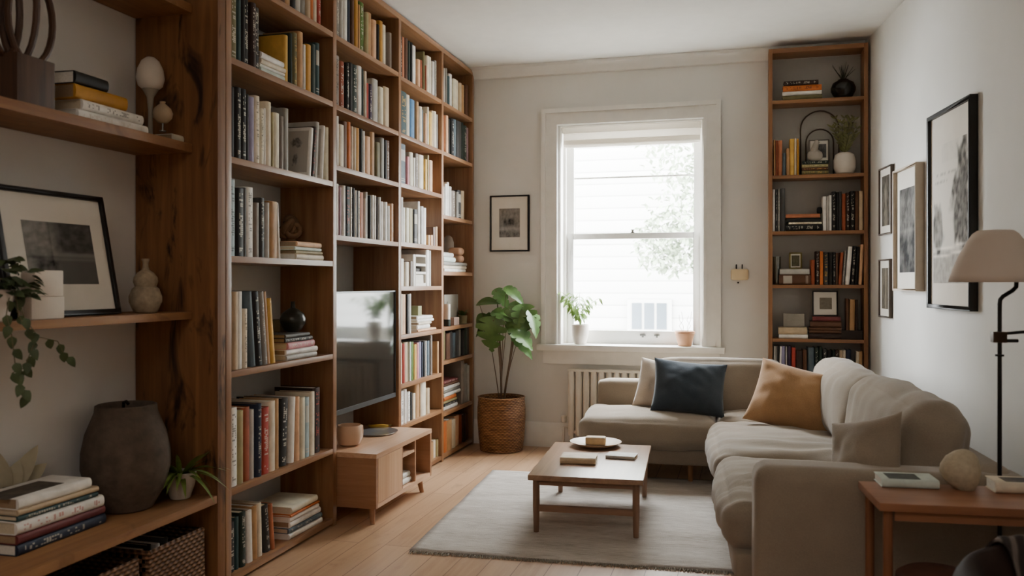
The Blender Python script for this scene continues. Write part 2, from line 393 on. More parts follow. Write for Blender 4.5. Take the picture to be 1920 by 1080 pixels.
# ================================================================= books
PAL = {'black': '1d1b1a', 'charcoal': '383634', 'grey': '8a867e', 'taupe': '7d7166', 'silver': 'b6b2aa', 'white': 'e6e2da', 'cream': 'dccfb8', 'ivory': 'd8d0b8',
 'beige': 'c0ab8c', 'tan': 'b28a5e', 'peach': 'd8ac86', 'orange': 'c26c32', 'rust': '91482a', 'terracotta': 'b4704e', 'red': 'a83e32', 'maroon': '6e3434', 'brown': '5e3e2a', 'dark brown': '382720',
 'olive': '6d6642', 'khaki': 'a2966c', 'dark green': '27342c', 'green': '56742f', 'teal': '2f484a', 'slate': '5c6a72', 'navy': '262e40', 'blue': '5682aa', 'lavender': '8e88a4', 'pink': 'cc8c92',
 'mauve': '96767c', 'yellow': 'd2a850', 'ochre': 'be8a34', 'mint': 'c6d0c6', 'pale blue': 'a8bcc0', 'dark grey': '4c4a48', 'purple': '3c2c44'}
TXT = {'t': 'cfc8b8', 'd': '2c2824', 'y': 'c8a050', 'r': 'b04838'}
def spine_mat(color, style):
    key = 'book_'+color.replace(' ', '_')+'_'+style
    if key in MC: return MC[key]
    t = NT(key); c = lin(PAL[color])
    base = t.ramp(t.noise(t.coord((1, 1, 1), rnd=True), 18, 4), [(.3, tuple(x*.82 for x in c[:3])+(1,)), (.7, tuple(min(1, x*1.12) for x in c[:3])+(1,))])
    if style != 'p':
        uv = t.n('ShaderNodeUVMap', uv_map='spine'); s = t.n('ShaderNodeSeparateXYZ'); t.l(uv.outputs[0], s.inputs[0])
        oi = t.n('ShaderNodeObjectInfo'); rn = oi.outputs['Random']
        u, v = s.outputs[0], s.outputs[1]
        def band(x, a, b): return t.math('MULTIPLY', t.math('GREATER_THAN', x, a), t.math('LESS_THAN', x, b))
        if style == 'b':      # pale label with rules
            m = t.math('MULTIPLY', band(u, .12, .88), t.math('ADD', band(v, .58, .86), t.math('ADD', band(v, .08, .1), band(v, .13, .15))))
        else:
            vv = t.math('ADD', t.math('MULTIPLY', v, 34.0), t.math('MULTIPLY', rn, 50.0))
            cell = t.math('FLOOR', vv); fr = t.math('FRACT', vv)
            wn = t.n('ShaderNodeTexWhiteNoise', noise_dimensions='2D'); cx = t.n('ShaderNodeCombineXYZ')
            t.l(cell, cx.inputs[0]); t.l(t.math('FLOOR', t.math('MULTIPLY', u, 5.0)), cx.inputs[1]); t.l(cx.outputs[0], wn.inputs['Vector'])
            w2 = t.n('ShaderNodeTexWhiteNoise', noise_dimensions='1D'); t.l(cell, w2.inputs['W'])
            m = t.math('MULTIPLY', t.math('GREATER_THAN', wn.outputs[0], .42), t.math('MULTIPLY', band(fr, .12, .88), t.math('GREATER_THAN', w2.outputs[0], .18)))
            m = t.math('MULTIPLY', m, t.math('MULTIPLY', band(u, .28, .74), t.math('ADD', band(v, .26, .93), band(v, .06, .13))))
        base = t.mix(t.math('MULTIPLY', m, .62), base, lin(TXT['t' if style == 'b' else style]))
    t.l(base, t.b.inputs['Base Color']); t.b.inputs['Roughness'].default_value = .55; t.b.inputs['Specular IOR Level'].default_value = .3
    MC[key] = t.m; return t.m
PAGES = {k: plain('paper_'+k, c, .9, var=.08, vs=200) for k, c in (('cream', 'cdbfa4'), ('white', 'ddd8cc'), ('brown', '9c8468'))}
brnd = random.Random(11)
def book_mesh(t, H, D, bt=.0024, hard=True):
    """spine at local x = 0 facing +x, thickness along y (centred), height along z"""
    h = t/2; ov = .0032 if hard else .0008; bow = min(.006, t*.16) if hard else .001
    outer = [(-D, h), (-.004, h)]+[(-.004+.004*math.cos(a)+bow*math.cos(a), h*math.sin(a)) for a in (R(55), R(28), 0, R(-28), R(-55))]+[(-.004, -h), (-D, -h)]
    i_ = h-bt
    inner = [(-D, -i_), (-.006, -i_), (-.006, i_), (-D, i_)]
    pts = outer+inner; n = len(pts)
    b = MB()
    b.v = [(x-bow, y, z) for z in (0, H) for x, y in pts]
    side = [(i, (i+1) % n, n+(i+1) % n, n+i) for i in range(n)]
    # caps: boards + spine as quads (outer path 0..8, inner 9..12)
    cap = [(0, 1, 11, 12), (1, 2, 3, 4, 5, 6, 7, 10, 11), (7, 8, 9, 10)]
    b.f = side+[tuple(q[::-1]) for q in cap]+[tuple(i+n for i in q) for q in cap]
    nsp = set(range(1, 7))
    p = MB().box(-D+ov-bow, -i_+.0003, ov, -.0065-bow, i_-.0003, H-ov)
    return b, p, nsp, h, H
def make_book(t, H, D, color, style, M, label, group, loc, rot, pages='cream', hard=True):
    b, p, nsp, h, H = book_mesh(t, H, D, hard=hard)
    me = bpy.data.meshes.new('book'); me.from_pydata(b.v, [], b.f)
    uv = me.uv_layers.new(name='spine')
    for pi, poly in enumerate(me.polygons):
        for li in poly.loop_indices:
            co = me.vertices[me.loops[li].vertex_index].co
            uv.data[li].uv = ((co.y/h+1)/2, co.z/H) if pi in nsp else (-1, -1)
    bm_ = bmesh.new(); bm_.from_mesh(me); bmesh.ops.recalc_face_normals(bm_, faces=bm_.faces); bm_.to_mesh(me); bm_.free()
    if M is not None: me.transform(M)
    me.polygons.foreach_set('use_smooth', [True]*len(me.polygons)); me.set_sharp_from_angle(angle=R(38))
    me.materials.append(spine_mat(color, style))
    o = bpy.data.objects.new('book', me); COL.objects.link(o); o.location = loc; o.rotation_euler = rot
    tag(o, label, 'book', group)
    pg = p.build('pages', PAGES[pages], o)
    if M is not None: pg.data.transform(M)
    return o
ORD = ['first', 'second', 'third', 'fourth', 'fifth', 'sixth', 'seventh', 'eighth', 'ninth', 'tenth']
def words(th, style, color):
    w = ''
    if th > .034: w += 'thick '
    elif th < .0135: w += 'thin '
    return w+color+(' book with lettered spine' if style in 'tdyr' else ' book with label' if style == 'b' else ' book')
class Face:                       # a shelf front: converts photo columns to positions along it
    def __init__(s, kind, plane): s.k = kind; s.p = plane
    def along(s, px): return at_x(px, s.p) if s.k == 'L' else at_y(px, s.p)
    def z(s, py, a): return zof(py, s.p, a) if s.k == 'L' else zof(py, a, s.p)
    def loc(s, a, z, rec): return (s.p-rec, a, z) if s.k == 'L' else (a, s.p+rec, z)
    rz = property(lambda s: 0 if s.k == 'L' else R(-90))
LF = Face('L', XF-.014); RF = Face('R', YF+.012)
def row(face, Z, lim, where, spec, maxh=.31, dmax=.235, dmin=.15):
    items = []
    for e in spec.split(';'):
        q = e.strip().split()
        if not q: continue
        x0, x1, top = map(float, q[:3]); rest = q[3:]; lean = 0; style = 'p'; col = []
        for r_ in rest:
            if r_[0] in '+-' and r_[1:].isdigit(): lean = float(r_)
            elif r_ in ('p', 't', 'd', 'b', 'y', 'r'): style = r_
            else: col.append(r_)
        items.append([x0, x1, top, ' '.join(col), style, lean])
    prev = lim[0]+.0006; out = []
    for x0, x1, top, col, style, lean in items:
        a0 = max(face.along(x0), prev); a1 = min(face.along(x1), lim[1]-.0006)
        if a1-a0 < .004: continue
        H = min(maxh, face.z(top, (a0+a1)/2)-Z); dx = 0
        if lean: dx = face.along((x0+x1)/2+lean)-face.along((x0+x1)/2)
        out.append((a0, a1, H, col, style, dx)); prev = a1+.0005
    names = [words(b-a, st, c) for a, b, H, c, st, dx in out]
    for i, (a0, a1, H, col, style, dx) in enumerate(out):
        same = [j for j in range(len(out)) if names[j] == names[i]]
        lab = names[i] if len(same) == 1 else ORD[same.index(i)]+' '+names[i]+' from left'
        lab += ', '+where
        t = a1-a0; D = brnd.uniform(dmin, dmax); rec = brnd.uniform(0, .012); ang = 0; zz = Z+.0002; ac = (a0+a1)/2
        if dx:
            ang = math.atan2(dx, H); t *= math.cos(ang)*.97; H = H*.99/math.cos(ang)
            zz += abs(math.sin(ang))*t/2
        rz = face.rz
        rot = Matrix.Rotation(rz, 4, 'Z') @ Matrix.Rotation(-ang, 4, 'X')
        make_book(t, H, D, col, style, None, lab, 'upright books, '+where, face.loc(ac, zz, rec), rot.to_euler(), brnd.choice(['cream', 'white', 'brown', 'cream']), t > .02)
def stack(face, Z, where, spec, D=.2, rec=.0, name='flat'):
    """bottom to top: x0 x1 thickness colour [style]"""
    items = [e.split() for e in spec.split(';') if e.strip()]; n = len(items); z = Z+.0002
    for i, q in enumerate(items):
        x0, x1, th = map(float, q[:3]); style = 'p'; col = q[3:]
        if col[-1] in ('p', 't', 'd', 'b', 'y', 'r'): style = col.pop()
        a0, a1 = face.along(x0), face.along(x1); th = th/1000
        pos = 'top' if i == n-1 else 'bottom' if i == 0 else ORD[n-1-i]+' from top'
        lab = f"{' '.join(col)} flat book, {pos} of stack{' of '+str(n) if False else ''}, {where}"
        M = Matrix(((1, 0, 0, 0), (0, 0, -1, (a1-a0)/2), (0, 1, 0, th/2), (0, 0, 0, 1)))   # spine length runs along the shelf
        ry = brnd.uniform(-.025, .025)
        make_book(th, a1-a0, D+brnd.uniform(-.02, .02), ' '.join(col), style, M, lab, 'stacked books, '+where, face.loc((a0+a1)/2, z, rec+.004+brnd.uniform(0, .006)), (0, 0, face.rz+ry), brnd.choice(['brown', 'cream', 'white']))
        z += th+.0004
    return z
B1, B2, B3, B4 = BAYS
S1, S2, S3, S4 = SH
def wh(s, b): return s+' shelf, bay '+b
N1, N2, N3, N4 = 'left of television', 'above television', 'right of television', 'beside monstera'
# bay left of the television
row(LF, S1[6], B1, wh('top', N1), '500 508 -60 cream; 508 517 -55 rust; 517 527 -58 white; 527 538 -52 brown; 538 550 -50 tan; 550 558 -44 black; 558 568 -48 silver; 568 578 -40 grey; 578 585 -30 beige; 585 593 -36 orange; 593 599 -30 cream; 599 605 -26 red t')
row(LF, S1[5], B1, wh('second', N1), '433 447 -14 olive t; 447.5 455 -8 teal; 455 461 -4 black; 461 472 -2 black t; 473 482 6 dark brown t; 482.5 492 14 charcoal t; 538.5 546 66 yellow; 547 552 63 dark green; 552.5 560 62 olive y; 560.5 570 60 tan; 570.5 574.6 84 white; 575.5 585 84 ochre; 585.5 594 83 dark green; 594 601.5 81 teal b')
zt = stack(LF, S1[5], wh('second', N1), '492.5 537 26 mint; 492.8 537.5 13 white; 493 538 22 cream; 493 537 27 white')
row(LF, S1[4], B1, wh('third', N1), '433 436 172 terracotta r; 436 444 163 black; 444 454.5 164 black t; 455 465 167 black t; 465 469.6 177 black; 470 479 182 lavender; 479.5 489.6 180 cream d; 490 498 204 ivory d; 498.5 502 203 white; 502.5 512 191 cream; 512.5 517 211 khaki; 517.5 528 212 ivory; 528.5 537 218 taupe; 537.5 547 203 grey; 579 585.5 238 white +5; 587 593 236 dark brown r +5; 594 600.5 227 silver +4; 602.5 607.5 234 white +4; 612.5 618 239 ivory', dmin=.2)
row(LF, S1[3], B1, wh('fourth', N1), '434 445.5 336 pale blue d; 446 460 353 black t; 460.5 467 352 dark grey; 467.5 481 351 white d; 481.5 491 380 taupe; 491.5 501 371 charcoal t; 501.5 508 380 silver; 508.5 522.5 378 tan; 527 531 380 white -4', dmin=.17)
zt3 = stack(LF, S1[3], wh('fourth', N1), '558 610 27 cream; 559 608.5 15 khaki; 556 606.5 16 mint; 560 604.5 24 peach', D=.2)
row(LF, S1[2], B1, wh('fifth', N1), '433 440 546 cream d; 440.5 450.5 547 beige; 451 460 546 white; 460.5 468 579 cream d; 476 483.5 534 slate -8; 484.5 495 545 black t -8; 496 504 546 grey t -8; 505 511.5 546 tan -8; 512.5 520 559 yellow -8', dmin=.16)
zt2 = stack(LF, S1[2], wh('fifth', N1), '541 597 23 silver t; 541.5 598.5 24 white; 543 594 32 pink t; 539 588 19 charcoal t; 538 584 17 dark grey', D=.19)
row(LF, S1[1], B1, wh('sixth', N1), '434 449.5 760 white d; 450 460 770 khaki; 460.5 474 764 rust; 474.5 482 768 silver; 483 493 757 navy t; 494 508 764 red t; 509 520 752 cream; 520.5 528.5 748 tan; 527.5 543 747 black t +4; 547.5 556 744 white +3; 560 566.5 744 peach; 567 575 745 ivory; 575.5 584 745 pale blue b; 584.5 593 735 cream; 594 606 727 dark brown r', dmin=.17)
row(LF, S1[0], B1, wh('bottom', N1), '433 446 980 black t; 446.5 454 970 teal; 454.5 465 960 dark green t; 469 479 956 white -2; 480 488.5 947 tan -2; 489.5 498 942 cream -2; 503.5 513.5 945 charcoal t -5; 514.5 519.5 942 terracotta -5', dmin=.17)
zt0 = stack(LF, S1[0], wh('bottom', N1), '546 606 25 white; 546 606 23 slate t; 548 605 27 white; 547 601 22 white; 547.5 602 10 orange; 550 600 30 ivory', D=.2)
# above the television
row(LF, S2[3], B2, wh('top', N2), '632 640 -32 grey t; 640.5 647 -28 silver; 647.5 655 -24 white; 655.5 661 -18 navy; 661.5 667 -16 brown; 667.5 673 -12 ochre; 673.5 677 9 tan; 677.5 686 5 green t; 686.5 693 24 khaki; 693.5 701.5 24 tan; 702 710 38 peach; 710.5 714 46 black; 714.5 721 40 ochre; 721.5 728 47 cream; 731 736 62 taupe')
row(LF, S2[2], B2, wh('second', N2), '632 641.5 104 taupe d; 642 651 115 rust t; 651.5 657 118 black t; 657.5 664 118 black; 664.5 674 122 dark green t; 674.5 682 124 white; 682.5 686 130 dark green; 686.5 690 134 cream; 690.5 696 156 red; 696.5 702.5 158 purple t; 703 713 149 silver; 713.5 721.5 164 ivory; 722 732 164 beige')
row(LF, S2[1], B2, wh('third', N2), '632 637 218 white; 637.5 647 234 cream; 647.5 655.5 228 brown; 656 662 229 orange; 662.5 666 237 cream; 666.5 672 239 beige; 672.5 679 240 ochre; 679.5 683.5 242 black; 684 688 246 white; 688.5 698 256 peach; 698.5 706 248 tan; 707 715 267 olive; 715.5 722.5 259 grey; 723 727.5 263 black; 728 734 264 brown t')
row(LF, S2[0], B2, wh('fourth', N2), '632 637.5 345 white; 638 643 350 mauve; 643.5 649.5 348 white; 650 659 350 black r; 659.5 662.5 351 white d; 663 666.5 353 black; 667 670 357 white; 670.5 673 358 black; 673.5 677 358 white d; 678 686 361 terracotta; 686.5 688.5 372 white; 689 693.5 360 silver; 694 698 367 black; 698.5 703 366 white; 703.5 705.5 368 dark grey; 706 710 367 white; 710.5 712 370 dark grey; 712.5 717 370 silver; 717.5 722 378 white; 722.5 728 379 white; 728.5 733 386 silver; 737 742 382 peach t')
# right of the television
row(LF, S3[8], B3, wh('top', N3), '752 756 68 black t; 756.5 761.7 70 terracotta; 762.5 768 72 brown; 769 773 77 dark green; 773.5 777 80 black; 777.5 784 86 white; 784.5 790 112 peach; 790.5 795 113 rust; 795.5 799 97 olive; 799.5 801.5 123 rust; 802 807 105 cream; 807.5 812 107 ivory; 812.5 816.5 116 white; 817 821 114 grey t')
row(LF, S3[7], B3, wh('second', N3), '752 765.5 172 teal y; 766 773 178 cream; 773.5 782 187 blue; 782.5 787 191 tan; 787.5 793 200 cream; 793.5 798 206 slate; 798.5 802 213 peach; 802.5 806 201 ivory; 806.5 812 211 yellow; 812.5 816 208 beige; 816.5 821 209 cream; 821.5 827 215 silver')
row(LF, S3[6], B3, wh('third', N3), '752 765 270 slate b; 766 771 294 pink; 771.5 778 286 ivory; 778.5 782 296 white; 782.5 788 288 taupe t; 788.5 797.5 291 cream; 798 802.5 299 yellow; 803 806 291 khaki; 806.5 813 301 peach')
row(LF, S3[5], B3, wh('fourth', N3), '752 758 370 silver; 758.5 763 389 white; 763.5 770 390 ivory; 770.5 778 391 khaki; 779 786 393 charcoal b; 787 791 378 white; 791.5 797 387 silver; 797.5 803 390 white; 805 809.5 441 tan; 810 814 441 peach; 815 820 426 brown; 820.5 826 425 tan')
row(LF, S3[4], B3, wh('fifth', N3), '753.5 762 485 white; 763 770 491 cream; 770.5 776 490 taupe; 776.5 781 477 white; 802 807.5 469 white; 808 812 470 silver')
row(LF, S3[3], B3, wh('sixth', N3), '752.5 757 551 cream; 757.5 765 552 peach; 765.5 769.5 552 black; 770 775 551 silver')
zs3 = stack(LF, S3[3], wh('sixth', N3), '786 821 14 peach; 785.5 808 28 white; 786 811 15 cream; 785.5 816 17 white; 786 813 22 white', D=.17)
row(LF, S3[2], B3, wh('seventh', N3), '752.5 756 643 cream; 756.5 761 645 red; 761.5 769 642 beige; 769.5 773 641 mint; 773.5 778 641 green; 778.5 784 646 yellow; 784.5 789 643 pink; 789.5 794 641 lavender; 794.5 797 642 navy; 797.5 801 640 black; 801.5 804 639 white; 804.5 809 639 slate; 809.5 813 628 taupe; 821 825.5 640 tan')
row(LF, S3[1], B3, wh('eighth', N3), '752.5 759.5 733 white d; 760 765 730 white; 767 773 735 white d; 773.5 777 736 charcoal; 777.5 783 738 cream; 783.5 791 720 tan; 791.5 801 716 cream; 802 808 728 beige')
row(LF, S3[0], B3, wh('bottom', N3), '800 808 828 grey; 808.5 816 830 tan; 816.5 821 826 cream; 821.5 826 824 khaki')
# bay beside the monstera
row(LF, S4[7], B4, wh('top', N4), '833 837 128 silver; 837.5 840 128 grey; 840.5 845 143 teal; 846 851 139 white; 852 857.5 149 ivory; 858 863 151 cream; 863.5 867.5 156 beige; 868 872 160 tan; 875 880 160 brown')
row(LF, S4[6], B4, wh('second', N4), '833 837 215 terracotta; 837.5 842 217 peach; 842.5 847.5 223 black; 848 852.5 223 black t; 853 858 224 slate; 858.5 867 228 charcoal; 867.5 870 230 dark green; 870.5 876.5 236 dark green t; 877 881 240 mauve')
row(LF, S4[5], B4, wh('third', N4), '833 836.5 350 white; 837 841 345 white; 841.5 845 342 white; 845.5 850 350 silver; 850.5 857 358 taupe t; 857.5 861 360 grey; 861.5 867.5 357 charcoal b; 868 873 358 beige')
zc = max(zof(331, XF, 5.45), S4[5]+.255)
row(LF, S4[2], B4, wh('sixth', N4), '833.5 839 620 olive; 839.5 846 625 brown; 846.5 852 622 charcoal; 852.5 857 624 slate; 857.5 863 620 dark grey; 863.5 868 618 grey; 868.5 873 619 black; 873.5 878 614 dark green; 878.5 885 613 dark brown')
zs4 = stack(LF, S4[1], wh('seventh', N4), '834 860 29 white t; 834 861 18 black t; 834 859 16 khaki; 834 858 26 orange; 834 866 24 white; 834 864 20 grey; 834 865 25 white; 834 862 18 brown; 834 861 22 maroon t', D=.19)
row(LF, S4[1], B4, wh('seventh', N4), '868 872.5 677 taupe; 873 878.5 682 grey; 879 883 685 silver; 883.5 888 690 beige')
row(LF, S4[0], B4, wh('bottom', N4), '833.5 840 790 orange; 840.5 849 787 tan; 849.5 856 786 ivory; 856.5 864 779 peach; 864.5 870 778 rust; 870.5 875 777 dark brown; 875.5 880.5 776 brown')
# narrow bookcase by the window
RL = (RX0+.0245, RX1-.0245)
def wr(s): return s+' shelf, narrow bookcase'
stack(RF, RS[0], wr('top'), '1467 1542 33 olive; 1467 1541 25 white; 1468 1541 38 orange d; 1470 1535 30 dark brown t', D=.11)
row(RF, RS[1], RL, wr('second'), '1450.6 1454 262 tan; 1454.5 1459 263 rust; 1459.5 1467 263 terracotta; 1467.5 1473 287 slate; 1474.5 1480.5 278 tan; 1481 1489.5 260 yellow; 1490 1494 259 cream; 1494.5 1498 260 ochre', dmin=.1, dmax=.13)
stack(RF, RS[1], wr('second'), '1503.5 1554 27 olive y; 1504 1553 20 brown y; 1504 1553 20 khaki d; 1505 1554 22 dark green t', D=.11)
row(RF, RS[2], RL, wr('third'), '1448 1453 355 white; 1454 1458 355 charcoal t; 1458.5 1462.5 355 grey t; 1463 1472 353 dark grey; 1543 1550 368 white; 1550.5 1554.5 368 silver; 1555 1559.5 366 white; 1560 1567.5 359 black t; 1568 1573 360 black; 1573.5 1578.5 359 charcoal; 1579 1586 363 rust; 1586.5 1594 361 dark brown t; 1594.5 1603 358 black t; 1603.5 1610.5 358 brown; 1611 1618.5 358 beige', dmin=.1, dmax=.14)
stack(RF, RS[2], wr('third'), '1473.5 1541.5 44 black t; 1479 1541 14 cream d; 1475 1539 26 black; 1473.5 1537.5 26 terracotta', D=.12)
row(RF, RS[3], RL, wr('fourth'), '1521 1528 487 rust; 1529.5 1537 471 dark brown t; 1537.5 1543.5 471 orange; 1544 1553.5 473 charcoal y; 1554 1561.5 473 black; 1562 1567 473 black t; 1567.5 1571.5 474 brown; 1572 1578 473 rust +4; 1579 1583 470 grey t +5; 1584.5 1593 462 white +6; 1595 1602 461 black t +5; 1603 1608 462 black +4; 1610 1616 458 peach +4', dmin=.1, dmax=.14)
zr3 = stack(RF, RS[3], wr('fourth'), '1460.5 1520 67 brown b; 1462 1518 36 silver', D=.13)
zr4a = stack(RF, RS[4], wr('fifth'), '1460.5 1515 27 white; 1459.5 1513.5 45 beige', D=.13)
zr4b = stack(RF, RS[4], wr('fifth'), '1517 1578 37 dark brown; 1517.5 1578 19 brown; 1517 1578 18 brown; 1519 1578 40 brown; 1524 1576.5 30 maroon', D=.13)
row(RF, RS[5], RL, wr('sixth'), '1448 1451 643 white +3; 1451.5 1455 643 silver +3; 1456 1460 644 charcoal; 1460.5 1464 643 white +2; 1464.5 1472 644 lavender; 1473 1476 650 silver; 1476.5 1483 648 purple; 1484.5 1492 652 red; 1492.5 1505 658 dark brown; 1505.5 1513 656 brown; 1515 1527 652 slate; 1528 1535 652 dark green t; 1535.5 1542 648 dark green; 1543 1551 655 charcoal t; 1552 1560 657 black; 1560.5 1566 657 dark green; 1566.5 1573 657 dark brown t; 1574 1580 657 beige; 1580.5 1586 657 cream; 1587 1596 656 navy; 1603 1609 659 cream +3; 1610 1618 659 tan', dmin=.1, dmax=.14, maxh=.29)
# ================================================================= sofa
P1, P2 = R(3), R(4); SC = Vector((-.15, 5.03, 0))
def sf(p): return Vector((p.x*math.cos(P1)-p.y*math.sin(P2), p.x*math.sin(P1)+p.y*math.cos(P2), p.z))
SOFA = fabric('taupe_sofa_fabric', '8f8272', .1)
sofa = thing('corner_sofa', 'taupe fabric L-shaped corner sofa with chaise along the right wall', 'sofa', SC)
def sb(name, c, h, r, **k): 
    fl = k.pop('smooth', 60); b = MB().soft(c, h, r, fn=sf, **k); return b.build(name, SOFA, sofa, angle=fl)
A1 = .86; BN = -2.07
sb('base', (.02, .37, .16), (.82, .33, .05), .02)
sb('base', (.455, -.80, .16), (.405, 1.14, .05), .02)
sb('seat_cushion', (-.40, .28, .295), (.405, .30, .085), .06, puff=(0, .01, .03), wr=.006, seed=1, n=26, fold=.006, fs_=(9, 3, 3))
sb('seat_cushion', (.30, .30, .295), (.295, .275, .085), .06, puff=(0, 0, .03), wr=.007, seed=2, n=16)
sb('seat_cushion', (.29, -.475, .295), (.335, .495, .09), .07, puff=(.03, 0, .03), wr=.007, seed=3, n=34, wf=6, fold=.014)
sb('seat_cushion', (.29, -1.425, .295), (.335, .45, .09), .07, puff=(.03, 0, .03), wr=.007, seed=4, n=34, wf=6, fold=.016)
sb('front_panel', (.03, -1.0, .165), (.05, .9, .06), .03)
sb('backrest_frame', (.05, .655, .33), (.80, .075, .215), .05, n=16)
sb('backrest_frame', (A1-.06, -.70, .345), (.075, 1.35, .235), .06, n=18)
def lean_b(c, h, r, ang, axis, name, **k):
    Mx = Matrix.Translation(c) @ Matrix.Rotation(ang, 4, axis) @ Matrix.Translation(-Vector(c))
    b = MB().soft(c, h, r, fn=lambda p: sf(Mx @ p), **k); return b.build(name, SOFA, sofa, angle=60)
lean_b((.02, .53, .515), (.40, .085, .18), .06, R(-6), 'X', 'back_cushion', puff=(0, .03, .012), wr=.007, seed=5, n=18)
lean_b((.66, -.20, .545), (.105, .56, .19), .085, R(8), 'Y', 'back_cushion', puff=(.04, .02, .02), wr=.010, seed=6, n=30, wf=6, fold=.012, fs_=(3, 9, 3))
lean_b((.66, -1.33, .555), (.115, .52, .20), .10, R(8), 'Y', 'back_cushion', puff=(.03, .02, .02), wr=.009, seed=7, n=30, wf=6, fold=.012, fs_=(3, 9, 3))
sb('armrest', (.47, BN+.09, .31), (.43, .09, .255), .05, n=18, wr=.002)
for a, b in ((-.72, .09), (-.15, .10), (.10, -1.85), (.74, -1.85), (-.72, .66), (.74, .66)):
    q = sf(Vector((a, b, 0))); MB().lathe([(.013, .012), (.017, .118)], 14, q).build('leg', WV, sofa)
def pillow(name, label, c, W, H, T, mat, rot, seed, pinch=.07, loc_z=0):
    b = MB()
    def shp(sgn):
        def fn(u, v):
            u, v = 2*u-1, 2*v-1
            x = W/2*u*(1-pinch*(1-v*v)); z = H/2*v*(1-pinch*(1-u*u))
            th = T/2*max(0, (1-u**4)*(1-v**4))**.55*(.55+.45*(1-u*u)*(1-v*v))
            p = Vector((x, 0, z)); w = noise.noise(p*7+Vector((seed*3.1, sgn, 0)))*.02+noise.noise(Vector((p.x*9+p.z*14, (p.x-p.z)*5, seed+sgn)))*.012+noise.noise(p*19+Vector((seed, 2, sgn)))*.006
            return Vector((x, sgn*(th+w*min(1, th*18)), z))
        return fn
    b.grid(shp(1), 40, 40); b.grid(shp(-1), 40, 40)
    o = b.build(name, mat, None, angle=70); o.location = c; o.rotation_euler = rot
    return tag(o, label, 'pillow')
PN, PM = fabric('navy_linen', '3a434c', .15), fabric('mustard_linen', 'a9835c', .14)
PC, PT = fabric('cream_linen', 'b9ab9a', .1), fabric('taupe_linen', '8d7f6e', .1)
pillow('throw_pillow', 'cream throw pillow at the left end of the sofa, behind the navy pillow', (-.50, 5.41, .535), .32, .32, .13, PC, (R(-20), R(8), R(-4)), 1)
pillow('throw_pillow', 'dark navy square throw pillow on the chaise', (-.325, 5.27, .545), .44, .335, .17, PN, (R(-22), R(5), R(6)), 2)
pillow('throw_pillow', 'mustard yellow throw pillow leaning in the sofa corner', (.27, 4.885, .545), .49, .37, .20, PM, (R(-24), R(11), R(-20)), 3)
pillow('throw_pillow', 'small taupe throw pillow near the front armrest of the sofa', (.405, 3.20, .56), .30, .31, .13, PT, (R(-22), R(-16), R(-44)), 4)
# ================================================================= rug, coffee table
rug = NT('woven_rug'); v = rug.coord()
w1 = rug.noise(rug.coord((14, 160, 1)), 1.0, 4, .7); w2 = rug.noise(rug.coord((260, 260, 1)), 1.0, 2); w3 = rug.noise(rug.coord((1.6, 7, 1)), 1.2, 4, .6)
f = rug.math('ADD', rug.math('MULTIPLY', w1, .45), rug.math('ADD', rug.math('MULTIPLY', w2, .2), rug.math('MULTIPLY', w3, .35)))
rug.l(rug.ramp(f, [(.36, lin('8c8276')), (.47, lin('b8b0a6')), (.62, lin('d8d2ca'))]), rug.b.inputs['Base Color']); rug.b.inputs['Roughness'].default_value = .95
rug.b.inputs['Specular IOR Level'].default_value = .1; rug.bump(rug.math('ADD', w1, w2), .6, .006)
rg = thing('area_rug', 'woven grey beige rug under the coffee table', 'rug', (-1.416, 3.49, 0), R(3.6))
rb_ = MB()
def rugf(u, v):
    x, y = u*1.95, v*1.62
    e = .006*noise.noise(Vector((x*3, y*3, 1)))
    return Vector((x+(e if u in (0, 1) else 0), y+(e if v in (0, 1) else 0), .011+.0015*noise.noise(Vector((x*5, y*5, 4)))))
rb_.grid(rugf, 60, 50); ro = rb_.build('pile', rug.m, rg, angle=80); md = ro.modifiers.new('S', 'SOLIDIFY'); md.thickness = .0095; md.offset = -1
fr = MB(); rr = random.Random(5)
for k in range(330):
    x = k/330*1.95+.003; fr.tube([(x, .004, .008), (x+rr.uniform(-.004, .004), -.012, .006), (x+rr.uniform(-.007, .007), -.024-rr.uniform(0, .008), .003)], [.0022, .002, .0015], 4)
fr.build('fringe', plain('rug_fringe', '8d8474', .95), rg)
TW = wood('coffee_table_wood', '8a6a52', 'ac8a6e', 'y', .28, 1, bump=.04, spec=.6); TWZ = wood('coffee_table_leg', '7c5e4a', '98765e', 'z', .4)
ct = thing('coffee_table', 'low wooden coffee table on the grey rug', 'table', (-.735, 4.292, .0125), R(3.6))
CTZ = .285; hx_, hy_ = .267, .423
MB().box(-hx_, -hy_, CTZ-.0125-.026, hx_, hy_, CTZ-.0125).build('tabletop', TW, ct, bevel=.006)
for sx_ in (-1, 1):
    for sy_ in (-1, 1):
        x, y = sx_*(hx_-.035), sy_*(hy_-.035)
        MB().lathe([(.0125, 0), (.0165, .12), (.0165, CTZ-.039)], 16, (x, y, 0)).build('leg', TWZ, ct)
MB().box(-hx_+.045, -hy_+.026, .098, hx_-.045, -hy_+.044, .128).build('stretcher', wood('coffee_table_rail', '7c5e4a', '98765e', 'x', .4), ct, bevel=.003)
MB().box(-hx_+.045, -hy_+.025, CTZ-.064, hx_-.045, -hy_+.041, CTZ-.0388).build('apron', MC['coffee_table_rail'], ct, bevel=.002)
MB().box(-hx_+.045, hy_-.041, CTZ-.064, hx_-.045, hy_-.025, CTZ-.0388).build('apron', MC['coffee_table_rail'], ct, bevel=.002)
CERAM = plain('cream_stoneware', 'bca588', .4, var=.06)
x, y = on_z(1117, 836, CTZ)
pl = MB().lathe([(.06, .0), (.10, .004), (.138, .022), (.141, .026), (.136, .025), (.098, .009), (.0, .007)], 40).build('serving_dish', CERAM); pl.location = (x, y, CTZ+.0003)
